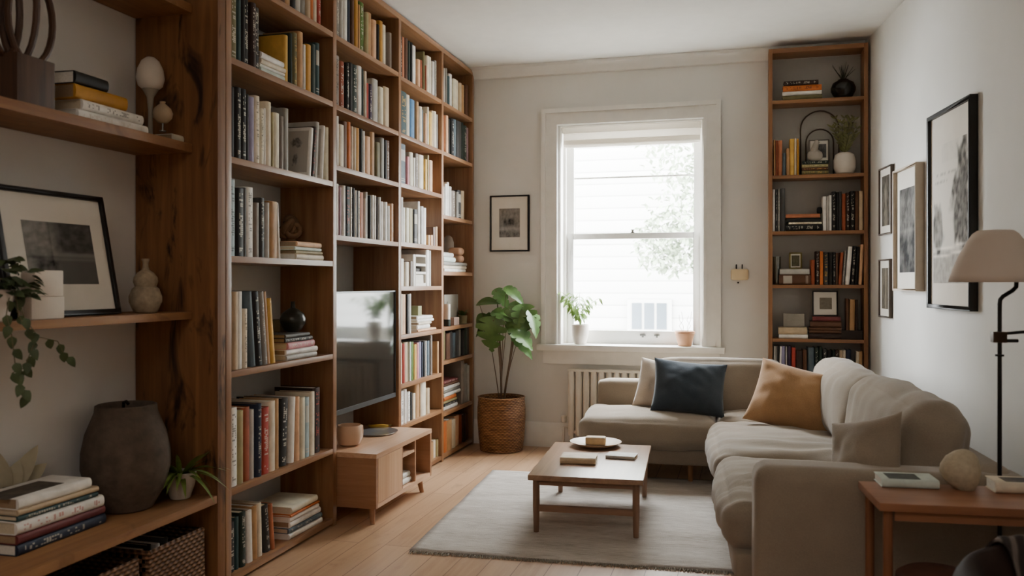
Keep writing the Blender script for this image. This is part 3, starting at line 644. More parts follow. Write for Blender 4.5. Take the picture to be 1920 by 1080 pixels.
tag(pl, 'round cream dish at the far end of the coffee table', 'dish')
so = MB().soft((0, 0, .022), (.055, .035, .021), .008, 8).build('soap_block', plain('beige_block', 'b89c76', .6)); so.location = (x+.0, y, CTZ+.0085); so.rotation_euler = (0, 0, .1)
tag(so, 'beige rectangular block lying in the cream dish', 'block')
def flatbook(label, px, py, Z, L, Wd, th, color, rz, cover=None, group=None, pages='cream', style='p', cat='book'):
    """lying book centred at the sight line; spine side towards -y before rotation"""
    x, y = on_z(px, py, Z)
    M = Matrix.Rotation(R(-90), 4, 'Z') @ Matrix(((1, 0, 0, Wd/2), (0, 0, -1, L/2), (0, 1, 0, th/2), (0, 0, 0, 1)))
    o = make_book(th, L, Wd, color, style, M, label, group or 'books lying on tables', (x, y, Z+.0003), (0, 0, rz), pages)
    if cover: MB().box(-L*.36, -Wd*.38, th, L*.2, Wd*.36, th+.0006).build('cover_print', plain('print_'+cover, cover, .6, var=.4, vs=30), o)
    return o
flatbook('thick book with pale cover on the near left of the coffee table', 1086, 866, CTZ, .175, .135, .032, 'beige', R(4), None, pages='white')
b_ = flatbook('thin white covered notebook on the right of the coffee table', 1166, 858, CTZ, .15, .10, .017, 'silver', R(-3), None, pages='brown')
# ================================================================= tv bench, tv
OK = wood('oak_bench', 'bf9472', 'd8b292', 'y', .36, bump=.06, spec=.5); OKX = wood('oak_bench_side', '94694a', 'b08462', 'x', .45, bump=.06); OKD = wood('oak_bench_door', 'c0946e', 'd4ac88', 'z', .45, .7, bump=.05)  # bench top oak is paler: its sheen is put into the colour
tv = thing('tv_bench', 'low oak television bench with a door and open compartments', 'cabinet', (0, 0, 0))
X0, X1, Y0, Y1, ZT, ZB = -2.17, -1.715, 3.80, 4.556, .352, .085
MB().box(X0, Y0, ZT-.024, X1+.002, Y1, ZT).build('top', OK, tv, bevel=.003)
MB().box(X0, Y0+.0005, ZB, X1, Y0+.022, ZT-.0245).build('side_panel', OKX, tv, bevel=.002)
MB().box(X0, Y1-.022, ZB, X1, Y1-.0005, ZT-.0245).build('side_panel', OKX, tv, bevel=.002)
MB().box(X0, Y0+.0225, ZB, X1, Y1-.0225, ZB+.022).build('bottom', OK, tv, bevel=.002)
MB().box(X0, Y0+.0225, ZB+.0225, X0+.01, Y1-.0225, ZT-.0245).build('back', OK, tv)
for yy in (4.13, 4.315): MB().box(X0+.011, yy-.008, ZB+.0225, X1-.002, yy+.008, ZT-.0245).build('divider', OKX, tv, bevel=.001)
MB().box(X0+.011, 4.1385, ZT-.085, X1-.004, 4.3065, ZT-.072).build('shelf', OK, tv, bevel=.001)
MB().box(X1-.02, Y0+.024, ZB+.024, X1+.001, 4.12, ZT-.026).build('door', OKD, tv, bevel=.002)
for x in (X0+.06, X1-.05):
    for y in (Y0+.06, Y1-.07):
        s = 1 if y > 4.1 else -1; k = 1 if x > -2 else -1
        MB().tube([(x+k*.012, y+s*.018, 0.0), (x, y, ZB+.002)], [.0115, .0175], 14).build('leg', OKX, tv)
zz = ZB+.0225
for k, (th, lab) in enumerate(((.030, 'white flat book at the bottom of the pile inside the television bench'), (.028, 'white flat book on top of the pile inside the television bench'))):
    M = Matrix(((1, 0, 0, 0), (0, 0, -1, .08), (0, 1, 0, th/2), (0, 0, 0, 1)))
    make_book(th, .158, .24, 'white', 'p', M, lab, 'books in the television bench', (X1-.02-.006*k, 4.2225, zz), (0, 0, 0), 'white'); zz += th+.0004
o = MB().lathe([(.03, 0), (.052, .012), (.066, .035), (.063, .035), (.05, .016), (0, .006)], 24).build('small_bowl', plain('brown_bowl', '6e5a46', .5)); o.location = (X1-.11, 4.2225, zz)
tag(o, 'small brown bowl on the white books inside the television bench', 'bowl')
mug = thing('mug', 'round cream stoneware mug on the television bench', 'mug', (*on_z(655, 835, ZT), ZT+.0003))
mug.scale = (1.18, 1.18, 1.3)
MB().lathe([(.034, 0), (.048, .008), (.056, .035), (.055, .062), (.051, .080), (.048, .080), (.052, .06), (.05, .03), (.035, .01), (0, .008)], 32).build('body', plain('mug_glaze', 'cfae92', .4, var=.05), mug)
MB().tube([(.03+.02*0, .045, .062), (.022, .075, .066), (.02, .084, .045), (.024, .072, .024), (.03, .043, .02)], .006, 8).build('handle', MC['mug_glaze'], mug)
pk = MB().lathe([(.0, 0), (.115, .0), (.128, .006), (.13, .010), (.112, .007), (0, .006)], 36, sx=.8); po = pk.build('plate', plain('silver_plate', 'c4c6c6', .22, .8, var=.03)); po.location = (*on_z(709, 812, ZT), ZT+.0003)
tag(po, 'flat shiny silver plate beside the cream mug on the bench', 'plate')
bx, by = on_z(713, 804, ZT); ban = thing('banana', 'small yellow banana lying at the back of the television bench', 'fruit', (bx, by, ZT+.013), R(-75))
MB().tube([(-.02, -.07, .004), (-.006, -.055, 0), (0, -.02, 0), (0, .02, 0), (-.006, .045, .002)], [.004, .010, .0135, .0135, .007], 10).build('peel', plain('banana_peel', 'c09a38', .5, var=.15), ban)
MB().tube([(-.006, .044, .002), (-.012, .062, .008)], [.005, .004], 8).build('stem', plain('banana_stem', '6a5a2a', .6), ban)
tel = thing('television', 'flat black television mounted in the bookcase above the bench', 'television', (-1.935, 4.18, .83))
HW, HT = .379, .305
SCR = NT('tv_screen'); SCR.b.inputs['Base Color'].default_value = (.006, .0065, .007, 1); SCR.b.inputs['Roughness'].default_value = .07; SCR.b.inputs['Specular IOR Level'].default_value = .9
MB().box(-.035, -HW, -HT, -.004, HW, HT).build('housing', plain('black_plastic', '141414', .35, var=.05), tel, bevel=.004)
MB().box(-.004, -HW+.008, -HT+.025, -.002, HW-.008, HT-.008).build('screen', SCR.m, tel)
bz = MB(); bz.box(-.004, -HW, -HT, .001, HW, -HT+.024); bz.box(-.004, -HW, HT-.006, .001, HW, HT); bz.box(-.004, -HW, -HT+.0245, .001, -HW+.006, HT-.0065); bz.box(-.004, HW-.006, -HT+.0245, .001, HW, HT-.0065)
bz.build('bezel', plain('gunmetal', '6c7074', .3, .6, var=.03), tel)
MB().box(-.09, -.12, -.12, -.036, .12, .12).box(-.262, -.05, -.05, -.09, .05, .05).build('wall_bracket', MC['black_plastic'], tel)
cb = MB().tube([(-2.0, 3.93, .5), (-2.02, 3.92, .44), (-2.06, 3.90, .39), (-2.08, 3.93, ZT+.005)], .0035, 6).build('power_cable', plain('white_plastic', 'dcdad4', .4)); tag(cb, 'thin white cable hanging below the television', 'cable')
# ================================================================= side table and things on it
sw = wood('side_table_top', '84583e', '9a6c4e', 'x', .35, bump=.05); swz = wood('side_table_leg', '72492f', '885a40', 'z', .4)
STZ = .55; ax, ay = on_z(1649, 943, STZ); bx2, by2 = on_z(1615.5, 901, STZ)
st = thing('side_table', 'small reddish wooden side table in front of the sofa armrest', 'table', (ax, ay, 0), R(5))
SL, SD = .62, .278
MB().box(0, 0, STZ-.024, SL, SD, STZ).build('tabletop', sw, st, bevel=.004)
for x in (.03, SL-.03):
    for y in (.03, SD-.025): MB().lathe([(.011, 0), (.014, .2), (.014, STZ-.0245)], 14, (x, y, 0)).build('leg', swz, st)
for x in (.03, SL-.03): MB().box(x-.008, .045, .085, x+.008, SD-.04, .11).build('stretcher', swz, st, bevel=.002)
MB().box(.046, .02, STZ-.055, SL-.046, .034, STZ-.0245).build('apron', sw, st, bevel=.002)
flatbook('pale green book at the left end of the side table', 1699, 909, STZ, .165, .105, .026, 'mint', R(5), '3c4038', pages='white')
flatbook('pale book at the right end of the side table beside the lamp pole', 1932, 922, STZ, .22, .085, .034, 'cream', R(5), '4a4036', pages='white')
eg = MB().lathe([(.0, 0), (.028, .0), (.046, .02), (.0575, .05), (.056, .072), (.044, .098), (.026, .114), (.010, .120), (0, .121)], 32, sx=1, sy=.95)
for i, p in enumerate(eg.v):
    q = Vector(p); n_ = 1+.05*noise.noise(q*25); eg.v[i] = (q.x*n_-.012*math.sin(q.z*26), q.y*n_, q.z)
EGM = plain('carved_stone', 'b4a78e', .75, var=.1, vs=60, bump=.35, bs=90)
o = eg.build('stone_ornament', EGM); o.location = (*on_z(1808, 917, STZ), STZ+.0003); tag(o, 'round carved pale stone ornament in the middle of the side table', 'ornament')
# ---- floor lamp
lx, ly = .772, 2.985
lamp = thing('floor_lamp', 'black pole floor lamp with pale cone shade beside the sofa', 'lamp', (lx, ly, 0))
BLK = plain('black_iron', '1e1c1a', .45, .5, var=.1)
def lz(py): return zof(py, lx, ly)
MB().lathe([(.0, 0), (.10, 0), (.10, .010), (.014, .018), (0, .019)], 32).build('base', BLK, lamp)
zj = lz(632); rx_ = Vector((CT, ST, 0))
def lp(px, py): return rx_*((px-1872)*dep(lx, ly)/F)+Vector((0, 0, lz(py)))
MB().tube([(0, 0, .015), lp(1872, 700), lp(1872, 632), lp(1872, 570), lp(1873, 562), lp(1878, 556), lp(1896, 545), lp(1903, 538), lp(1904, 520)], .0065, 10).build('pole', BLK, lamp)
MB().box(-.022, -.016, zj-.017, .018, .016, zj+.017).build('clamp', plain('dark_brass', '3c2c1c', .45, .6), lamp, bevel=.003)
MB().tube([lp(1876, 626), lp(1990, 616)], .005, 8).build('swing_arm', BLK, lamp)
MB().tube([lp(1878, 639), lp(1906, 639)], .0055, 8).build('knob', BLK, lamp)
MB().lathe([(.006, 0), (.013, .0), (.013, .006), (.006, .006)], 14, (0, 0, lz(668))).build('collar', BLK, lamp)
shc = lp(1864, 529); r_ = dep(lx, ly)/F
shd = MB().lathe([(78*r_, 0), (76*r_, 12*r_), (62*r_, 48*r_), (46*r_, 78*r_), (38*r_, 90*r_), (30*r_, 96*r_), (0, 98*r_)], 44, shc)
shd.f = shd.f[1:] if False else [q for q in shd.f if len(q) == 4]
SHM = NT('linen_shade'); SHM.b.inputs['Base Color'].default_value = lin('c6b9ac'); SHM.b.inputs['Roughness'].default_value = .9
SHM.b.inputs['Specular IOR Level'].default_value = .1
shd.build('lamp_shade', SHM.m, lamp, thick=.003)
MB().tube([lp(1904, 522), lp(1880, 505), lp(1864, 500)], .005, 8).lathe([(.0, -.03), (.014, -.03), (.016, .0), (0, .002)], 14, lp(1864, 500)).build('bulb_holder', BLK, lamp)
# ---- stool and armchair in the near right corner
stx, sty = .545, 2.74
stl = thing('round_stool', 'round reddish brown leather stool under the side table', 'stool', (stx, sty, 0))
LE = plain('brown_leather', '5c3527', .45, var=.2, vs=20)
MB().lathe([(.10, .06), (.112, .09), (.113, .27), (.108, .285)], 36).build('seat_body', LE, stl)
MB().lathe([(.108, .2855), (.115, .295), (.112, .318), (.09, .332), (.04, .336), (0, .336)], 36).build('seat_cushion', LE, stl)
for k in range(4): MB().lathe([(.012, 0), (.014, .06)], 10, (.075*math.cos(k*1.57+.8), .075*math.sin(k*1.57+.8), 0)).build('foot', TWZ, stl)
ac = thing('armchair', 'dark brown barrel armchair in the bottom right corner', 'chair', (.765, 2.0, 0))
DK = plain('dark_brown_upholstery', '2c1e19', .75, var=.2, spec=.2)
bk = MB()
def bf(u, v):
    a = R(20)+u*R(220); q = v*2*math.pi
    rr_ = .30+.055*math.cos(q); z = .36+.205*(math.sin(q) if math.sin(q) > 0 else math.sin(q)*1.1)*(1-.25*abs(2*u-1)**3)
    return Vector((rr_*math.cos(a), rr_*math.sin(a), z))
bk.grid(bf, 40, 24)
for u in (0, 1):
    bk.grid(lambda s, v: bf(u, v)*(1-s)+Vector((.30*math.cos(R(20)+u*R(220)), .30*math.sin(R(20)+u*R(220)), .36))*s, 2, 24)
bk.build('barrel_back', DK, ac, angle=70)
MB().soft((0, -.02, .30), (.235, .22, .09), .06, 12, puff=(0, 0, .02)).build('seat_cushion', DK, ac)
MB().lathe([(.25, .10), (.255, .205)], 32).build('base', DK, ac)
for k in range(4): MB().lathe([(.013, 0), (.018, .10)], 12, (.19*math.cos(k*1.571+.78), .19*math.sin(k*1.571+.78), 0)).build('leg', TWZ, ac)
th_ = MB(); thm = NT('knit_throw'); v = thm.coord(); wv = thm.n('ShaderNodeTexWave', wave_type='BANDS'); wv.inputs['Scale'].default_value = 9; wv.inputs['Distortion'].default_value = 2.5
thm.l(v, wv.inputs['Vector']); thm.l(thm.ramp(wv.outputs['Fac'], [(.3, lin('2a211e')), (.62, lin('40362f')), (.85, lin('6a5f58'))]), thm.b.inputs['Base Color']); thm.b.inputs['Roughness'].default_value = .95
def tf(u, v):
    uu = .16+u*.34; a = R(20)+uu*R(220); q = R(200)-v*R(220)
    k = 1.0; rr_ = .30+(.055+.012)*math.cos(q)+.004*math.sin(u*40+v*5); s_ = math.sin(q); z = .36+(.205+.013)*(s_ if s_ > 0 else s_*1.1)*(1-.25*abs(2*uu-1)**3)
    return Vector((rr_*math.cos(a), rr_*math.sin(a), z+.002*math.sin(u*55)))
th_.grid(tf, 50, 26); o = th_.build('throw_blanket', thm.m, None, angle=80); o.location = (.765, 2.0, 0); sd_ = o.modifiers.new('S', 'SOLIDIFY'); sd_.thickness = .006; sd_.offset = 0
tag(o, 'grey brown striped throw draped over the dark armchair back', 'blanket')
# ================================================================= radiator, wall fitting
RADM = plain('radiator_enamel', 'd6cfc2', .4, var=.03)
rad = thing('radiator', 'cream column radiator under the window', 'radiator', (-1.205, 5.925, 0))
nC = 17; cw = .0535
for k in range(nC):
    x = k*cw
    MB().soft((x+cw/2, 0, .335), (cw/2-.0035, .034, .235), .02, 8).build('column', RADM, rad)
MB().box(.004, -.03, .555, nC*cw-.004, .03, .572).box(.004, -.022, .12, nC*cw-.004, .022, .14).build('header', RADM, rad, bevel=.004)
for x in (.03, nC*cw-.03): MB().box(x-.014, -.025, 0, x+.014, .025, .12).build('foot', RADM, rad, bevel=.003)
MB().tube([(-.03, 0, 0), (-.03, 0, .16), (.002, 0, .16)], .009, 10).lathe([(.015, 0), (.021, .006), (.021, .045), (.013, .05)], 16, (-.03, 0, .19)).build('valve', RADM, rad)
hx3 = at_y(1387, YB); hz = zof(515, hx3, YB)
hk = thing('wall_hook', 'small cream wall fitting with two prongs, right of the window', 'hook', (hx3, YB-.001, hz))
MB().soft((0, -.018, 0), (.058, .018, .038), .014, 10).build('body', plain('cream_plastic', 'd9c39c', .45, var=.04), hk)
for x in (-.022, .016): MB().tube([(x, -.012, .036), (x, -.012, .062), (x, -.016, .068)], .0045, 8).build('prong', BLK, hk)
scw = MB().lathe([(.006, 0), (.006, .004), (0, .005)], 10, M=Matrix.Rotation(R(90), 4, 'X')).build('wall_screw', BLK); scw.location = (at_y(1384, YB), YB-.0005, zof(530, hx3, YB)); tag(scw, 'tiny dark screw in the wall below the cream fitting', 'screw')
# ================================================================= plants
LEAFD = plain('dark_leaf', '5a7c42', .3, var=.3, vs=9); LEAFM = plain('mid_leaf', '5a7a3a', .45, var=.25, vs=12); LEAFY = plain('olive_leaf', '6a6a36', .55, var=.3)
STEM = plain('brown_stem', '5a4632', .7); SOIL = plain('potting_soil', '2a211a', .95)
wick = NT('wicker_weave'); v = wick.coord(); sx = wick.n('ShaderNodeSeparateXYZ'); wick.l(v, sx.inputs[0])
ang = wick.math('ARCTAN2', sx.outputs[0], sx.outputs[1])
row_ = wick.math('FLOOR', wick.math('MULTIPLY', sx.outputs[2], 85))
s1 = wick.math('SINE', wick.math('ADD', wick.math('MULTIPLY', ang, 34), wick.math('MULTIPLY', row_, math.pi)))
s2 = wick.math('SINE', wick.math('MULTIPLY', sx.outputs[2], 85*2*math.pi))
h = wick.math('ADD', wick.math('MULTIPLY', s1, .5), wick.math('MULTIPLY', s2, .6)); nz = wick.noise(wick.coord((8, 8, 40)), 2, 4)
wick.l(wick.ramp(wick.math('ADD', wick.math('MULTIPLY', h, .25), nz), [(.3, lin('5e3d22')), (.55, lin('8a6038')), (.85, lin('a97d50'))]), wick.b.inputs['Base Color']); wick.b.inputs['Roughness'].default_value = .7
wick.bump(h, .8, .006); WICK = wick.m
pcx, pcy = -1.655, 5.79
mon = thing('potted_monstera', 'tall monstera plant in a wicker basket beside the bookcase', 'plant', (pcx, pcy, 0))
bask = MB().lathe([(.12, .0), (.150, .004), (.162, .10), (.170, .22), (.170, .30), (.164, .365), (.168, .378), (.160, .38), (.15, .365), (.155, .30)], 48)
bask.f = [q for q in bask.f if len(q) == 4] + [tuple(range(48))]
bask.build('basket', WICK, mon); MB().lathe([(.153, .325), (.09, .335), (0, .338)], 32).build('soil', SOIL, mon)
def mp(px, py, dy=0):           # a point of the plant seen at that column/row, dy off the plant's own plane
    Y = pcy+dy; X = at_y(px, Y); return Vector((X-pcx, Y-pcy, zof(py, X, Y)))
root = Vector((.0, 0, .33)); stems = MB(); fol = MB()
lv = [  # tip-base px, centre, size, direction (image), facing, depth
 (905, 577, 872+26, 560, .10, .17, -.08), (905, 618, 899, 648, .16, .20, -.10), (935, 600, 915, 598, .16, .12, .0), (941, 545, 948, 568, .12, .10, .02), (955, 542, 982, 562, .13, .09, .0),
 (960, 590, 945, 606, .15, .14, -.07), (985, 585, 1010, 620, .17, .12, -.05), (965, 580, 940, 615, .15, .12, .03), (975, 622, 998, 650, .17, .11, -.08), (985, 575, 990, 610, .15, .13, .0), (915, 585, 895, 600, .12, .10, .06), (925, 560, 905, 572, .12, .10, .03)]
rl = random.Random(4)
def monleaf(bx_, by_, tx_, ty_, L, W, dy, nrm, notch):
    a = mp(bx_, by_, dy); b = mp(tx_, ty_, dy-.05); d = (b-a)
    fol.leaf(a-d.normalized()*L*.1, d, nrm, L, W, .35, .12, notch, 36, 8, .62); return a
spec = [(898, 568, 928, 556, .20, .12, .04, (0.2, -.6, 1), 0), (932, 590, 893, 610, .26, .15, .05, (-.1, -.7, 1), .3), (925, 600, 912, 655, .27, .25, -.06, (-.2, -1.4, .6), .6), (908, 590, 893, 604, .12, .09, .05, (0, -.6, 1), 0),
 (930, 545, 956, 572, .19, .11, .05, (.2, -.9, .8), .3), (950, 540, 986, 560, .21, .10, .04, (.2, -.7, 1), .2), (928, 585, 975, 590, .28, .15, -.04, (.1, -.6, 1), .4), (972, 582, 946, 622, .22, .19, -.06, (-.1, -1.2, .7), .4),
 (980, 575, 990, 625, .23, .19, -.05, (.5, -1, .8), .5), (995, 585, 1018, 630, .22, .12, -.03, (.7, -.6, .8), .3), (962, 615, 1000, 640, .24, .16, -.08, (.3, -.7, 1), .4), (965, 632, 1002, 662, .23, .10, -.09, (.2, -.8, 1), .2), (960, 570, 985, 580, .2, .12, .08, (.1, -.6, 1), .2)]
MAIN = (2, 4, 8, 10); trunk_pts = {}
for si, s in enumerate(spec):
    a = monleaf(*s)
    k = Vector((rl.uniform(-.03, .03), rl.uniform(-.02, .02), 0))
    tk_ = min((-.055, .0, .06), key=lambda q: abs(q-a.x*.5)); k = Vector((tk_*.25, 0, 0))
    mid = Vector((tk_*1.15, 0, .36+(a.z-.36)*.6))
    pts = []
    for i in range(9):
        q = i/8; pts.append((root+k)*(1-q)**2+mid*2*q*(1-q)+a*q*q)
    stems.tube(pts, [(.0075 if si in MAIN else .0035)*(1-.5*i/8) for i in range(9)], 7)
fol.build('foliage', LEAFD, mon, angle=80); stems.build('stems', STEM, mon)
# plants on the window sill
SILL = WZ0-.001
def pot_plant(name, label, loc, pot, potmat, soil_z, soil_r, cat='plant'):
    t_ = thing(name, label, cat, loc); MB().lathe(pot, 32).build('pot', potmat, t_); MB().lathe([(soil_r, soil_z-.004), (soil_r*.6, soil_z+.001), (0, soil_z+.002)], 24).build('soil', SOIL, t_); return t_
wy = YB+.03; wx1 = at_y(1088, wy)
sp = pot_plant('potted_fern', 'leafy green plant in a white pot on the left of the window sill', (wx1, wy, SILL+.0003), [(.036, 0), (.042, .006), (.058, .06), (.062, .14), (.058, .142), (.053, .12), (.05, .1)], plain('white_pot', 'cfc6bc', .5, var=.04), .115, .053)
fb = MB(); sb_ = MB(); r4 = random.Random(8)
for k in range(19):
    a = r4.uniform(0, 6.28); sp_ = r4.uniform(.05, .17); hh = r4.uniform(.16, .30)
    pts = [Vector((math.cos(a)*sp_*q**1.5, math.sin(a)*min(.05, sp_*.4)*q**1.5-.01*q, .11+hh*(q*1.5-.55*q*q))) for q in [i/6 for i in range(7)]]
    sb_.tube(pts, .0016, 5)
    for i in range(2, 7):
        for s in (-1, 1):
            fb.leaf(pts[i], (math.cos(a)*.6+s*.6*math.sin(a), math.sin(a)*.4-s*.5*math.cos(a), -.35+r4.uniform(-.2, .3)), (r4.uniform(-.4, .4), -.3, 1), r4.uniform(.045, .075), .018, .4, .1, 0, 5, 2)
fb.build('foliage', plain('pale_green_leaf', '8fae62', .5, var=.25), sp, angle=80); sb_.build('stems', plain('green_stem', '7c9a58', .6), sp)
wx2 = at_y(1284, wy)
tp = pot_plant('potted_seedling', 'small terracotta pot with bare twigs on the right of the window sill', (wx2, wy, SILL+.0003), [(.042, 0), (.046, .004), (.066, .085), (.07, .088), (.07, .104), (.063, .105), (.058, .09)], plain('terracotta_clay', 'b88c6c', .7, var=.1), .09, .058)
tw = MB()
for dx, tz, b in ((-.03, .22, .02), (-.018, .24, -.02), (.02, .21, .02), (.035, .24, -.015)): tw.tube([(dx*.4, 0, .09), (dx+b, 0, .14), (dx-b*.3, 0, .18), (dx*1.3, 0, tz)], .0017, 5)
tw.build('twigs', plain('pale_twig', '9a9484', .7), tp)
# ================================================================= framed pictures
BLACKF = plain('black_frame', '161412', .4, var=.1); MAT = plain('picture_mount', 'd8d2c6', .85, var=.02); CREAMF = plain('cream_frame', 'b9a994', .5, var=.06); WOODF = plain('dark_wood_frame', '4a3a2c', .45, var=.15)
GLZ = NT('picture_glazing'); _tr = GLZ.n('ShaderNodeBsdfTransparent'); _g = GLZ.n('ShaderNodeBsdfGlossy'); _g.inputs['Roughness'].default_value = .03; _mx = GLZ.n('ShaderNodeMixShader'); _mx.inputs[0].default_value = .018
GLZ.l(_tr.outputs[0], _mx.inputs[1]); GLZ.l(_g.outputs[0], _mx.inputs[2]); GLZ.l(_mx.outputs[0], GLZ.out.inputs[0])
def frame(label, M, w, h, fw, dp, fm, pic, fn, name='framed_picture', mount=MAT, glass=True):
    """sheet local: x right, z up from bottom centre, front faces -y; M places it"""
    t_ = thing(name, label, 'picture'); t_.matrix_world = M
    b = MB(); b.box(-w/2, -dp, 0, w/2, 0, fw); b.box(-w/2, -dp, h-fw, w/2, 0, h); b.box(-w/2, -dp, fw, -w/2+fw, 0, h-fw); b.box(w/2-fw, -dp, fw, w/2, 0, h-fw)
    b.build('frame', fm, t_, bevel=min(.002, fw*.2))
    MB().box(-w/2+fw, -dp*.55, fw, w/2-fw, -.001, h-fw).build('mount', mount, t_)
    px0, pz0, pw, ph = pic
    art('print', pw, ph, fn, t_, Matrix.Translation((px0, -dp*.55-.001, pz0)))
    if glass: MB().add([(-w/2+fw, -dp*.8, fw), (w/2-fw, -dp*.8, fw), (w/2-fw, -dp*.8, h-fw), (-w/2+fw, -dp*.8, h-fw)], [(0, 1, 2, 3)]).build('glass', GLZ.m, t_)
    return t_
def N(u, v, s, k=0): return noise.noise(Vector((u*s, v*s, k*3.7)))+.5*noise.noise(Vector((u*s*2.3, v*s*2.3, k*5.1+2)))
def tone(x, c=(1, .95, .86)): return tuple(max(.01, x)*q for q in c)
def street(u, v):
    g = .42-.22*sm(.35, .5, u)*sm(.45, .55, v)*(1-.4*N(u, v, 9)); g -= .22*sm(.42, .36, v)*sm(.05, .3, u)
    g -= .16*sm(.05, 0, abs(v-.43)); g -= .14*sm(.03, .0, abs(u-.36)) * (v > .3); g += .16*N(u, v, 12, 1)*sm(.5, .4, u); g -= .15*sm(.1, 0, abs(u-.18))*(v < .6)
    if u > .5 and v > .5: g -= .07
    return tone(g*.5+.01)
# leaning picture on the near shelf
yL, yR = at_x(5, -2.14), at_x(221, -2.12)
pw_ = yR-yL; lean = Matrix.Translation((-2.125, (yL+yR)/2, Z2+.0005)) @ Matrix.Rotation(R(90), 4, 'Z') @ Matrix.Rotation(R(-11), 4, 'X')
frame('large black framed street photograph leaning on the middle shelf', lean, pw_, .415, .017, .022, BLACKF, (.01, .105, .29, .205), street)
def W(px, py, off=.0):           # right wall hit
    a, b = ray(px); # (X = xw(Y)) : a d = .775+KW*(5.82-b d)
    d = (.775+KW*5.82-off)/(a+KW*b); return Vector((a*d, b*d, CAMZ-(py-HOR)*d/F))
wdir = Vector((KW, -1, 0)).normalized()      # towards the camera along the wall
def wall_frame(label, pxl, pxr, pyt, pyb, fw, dp, fm, pic, fn, mount=MAT):
    A = W(pxl, pyb, dp); B = W(pxr, pyb, dp); T = W(pxl, pyt, dp); w = (B-A).length; h = T.z-A.z
    nrm = Vector((-1, -KW, 0)).normalized(); c = (A+B)/2; c = Vector((xwall(c.y)-.001, c.y, A.z))
    Mx = Matrix(((wdir.x, -nrm.x, 0, c.x), (wdir.y, -nrm.y, 0, c.y), (0, 0, 1, c.z), (0, 0, 0, 1)))
    p = (pic[0]*w, pic[1]*h, pic[2]*w, pic[3]*h)
    return frame(label, Mx, w, h, fw, dp, fm, p, fn, mount=mount)
def poster(u, v):
    base = .76
    tr = sm(.0, .25, .62-abs(u-.86)*1.6-abs(v-.55)*1.0+.25*N(u, v, 7))*(v > .2); tl = sm(0, .2, .36-abs(u-.12)*1.2-abs(v-.38)*1.1+.22*N(u, v, 8, 2))*(v > .18)
    g = base-.74*tr*(.75+.35*N(u, v, 16, 3))-.6*tl*(.8+.3*N(u, v, 16, 4))
    if v < .26: g -= .36*sm(.27, .2, v)*(.8+.3*N(u*2, v*3, 10, 5))
    g += .35*sm(.012, .004, abs(v-.19-.03*u))+.3*sm(.012, .004, abs(v-.24-.03*u))
    if .78 < v < .80 and .1 < u < .7 and N(u, v, 40, 2) > 0: g -= .22
    if .72 < v < .74 and .05 < u < .45 and N(u, v, 40, 7) > 0: g -= .22
    if v > .86 and .25 < u < .75: g -= .05+.05*N(u, v, 20, 8)
    return tone(max(.05, g-.05*(g < .6))*.9, (1, .93, .82))
CRM = plain('cream_poster_mount', 'd8d0c3', .85, var=.02)
wall_frame('large black framed poster of trees on the right wall', 1737, 1818, 222, 577, .02, .035, BLACKF, (0, .13, .80, .70), poster, CRM)
def trees(u, v):
    g = .3+.25*N(u, v, 6, 11)+.1*N(u, v, 22, 3); g -= .18*sm(.5, .35, v); g += .12*sm(.04, .0, abs(v-.5)); return tone(max(.02, g)*.36)
wall_frame('cream framed dark landscape print, middle of the right wall pictures', 1673, 1716, 322, 545, .012, .045, CREAMF, (0, .15, .66, .68), trees)
def portrait(u, v):
    g = .16+.3*sm(.3, .05, ((u-.5)**2*1.6+(v-.6)**2)**.5)+.2*sm(.25, .1, abs(u-.5))*sm(.5, .2, v)+.12*N(u, v, 9, 5); return tone(max(.03, g)*.5, (1, .86, .66))
wall_frame('small dark framed print, upper of the pair nearest the narrow bookcase', 1647, 1670, 318, 442, .009, .02, WOODF, (0, .13, .62, .74), portrait)
def sep(u, v):
    g = .22+.3*sm(.08, .02, abs(u-.6))+.15*N(u*2, v*.5, 6, 9)+.08*N(u, v, 20, 1); return tone(max(.04, g)*.5, (1, .84, .62))
wall_frame('small dark framed print, lower of the pair nearest the narrow bookcase', 1647, 1667, 487, 594, .009, .02, WOODF, (0, .15, .60, .70), sep)
def city(u, v):
    g = .36+.14*N(u, v, 9, 3); g -= .22*sm(.2, .05, abs(v-.52))*sm(.35, .2, abs(u-.48)); g -= .2*sm(.3, .1, v)*(.6+.6*N(u*3, v, 10, 4)); g += .1*sm(.1, 0, abs(v-.3)); return tone(max(.04, g)*.6, (1, .93, .83))
xa_, xb_ = at_y(920, YB), at_y(993, YB); zb_, zt_ = zof(472, (xa_+xb_)/2, YB), zof(366.5, (xa_+xb_)/2, YB)
frame('black framed small city print on the wall left of the window', Matrix.Translation(((xa_+xb_)/2, YB-.001, zb_)), xb_-xa_, zt_-zb_, .011, .022, BLACKF, (.0, (zt_-zb_)*.255, (xb_-xa_)*.53, (zt_-zb_)*.51), city)
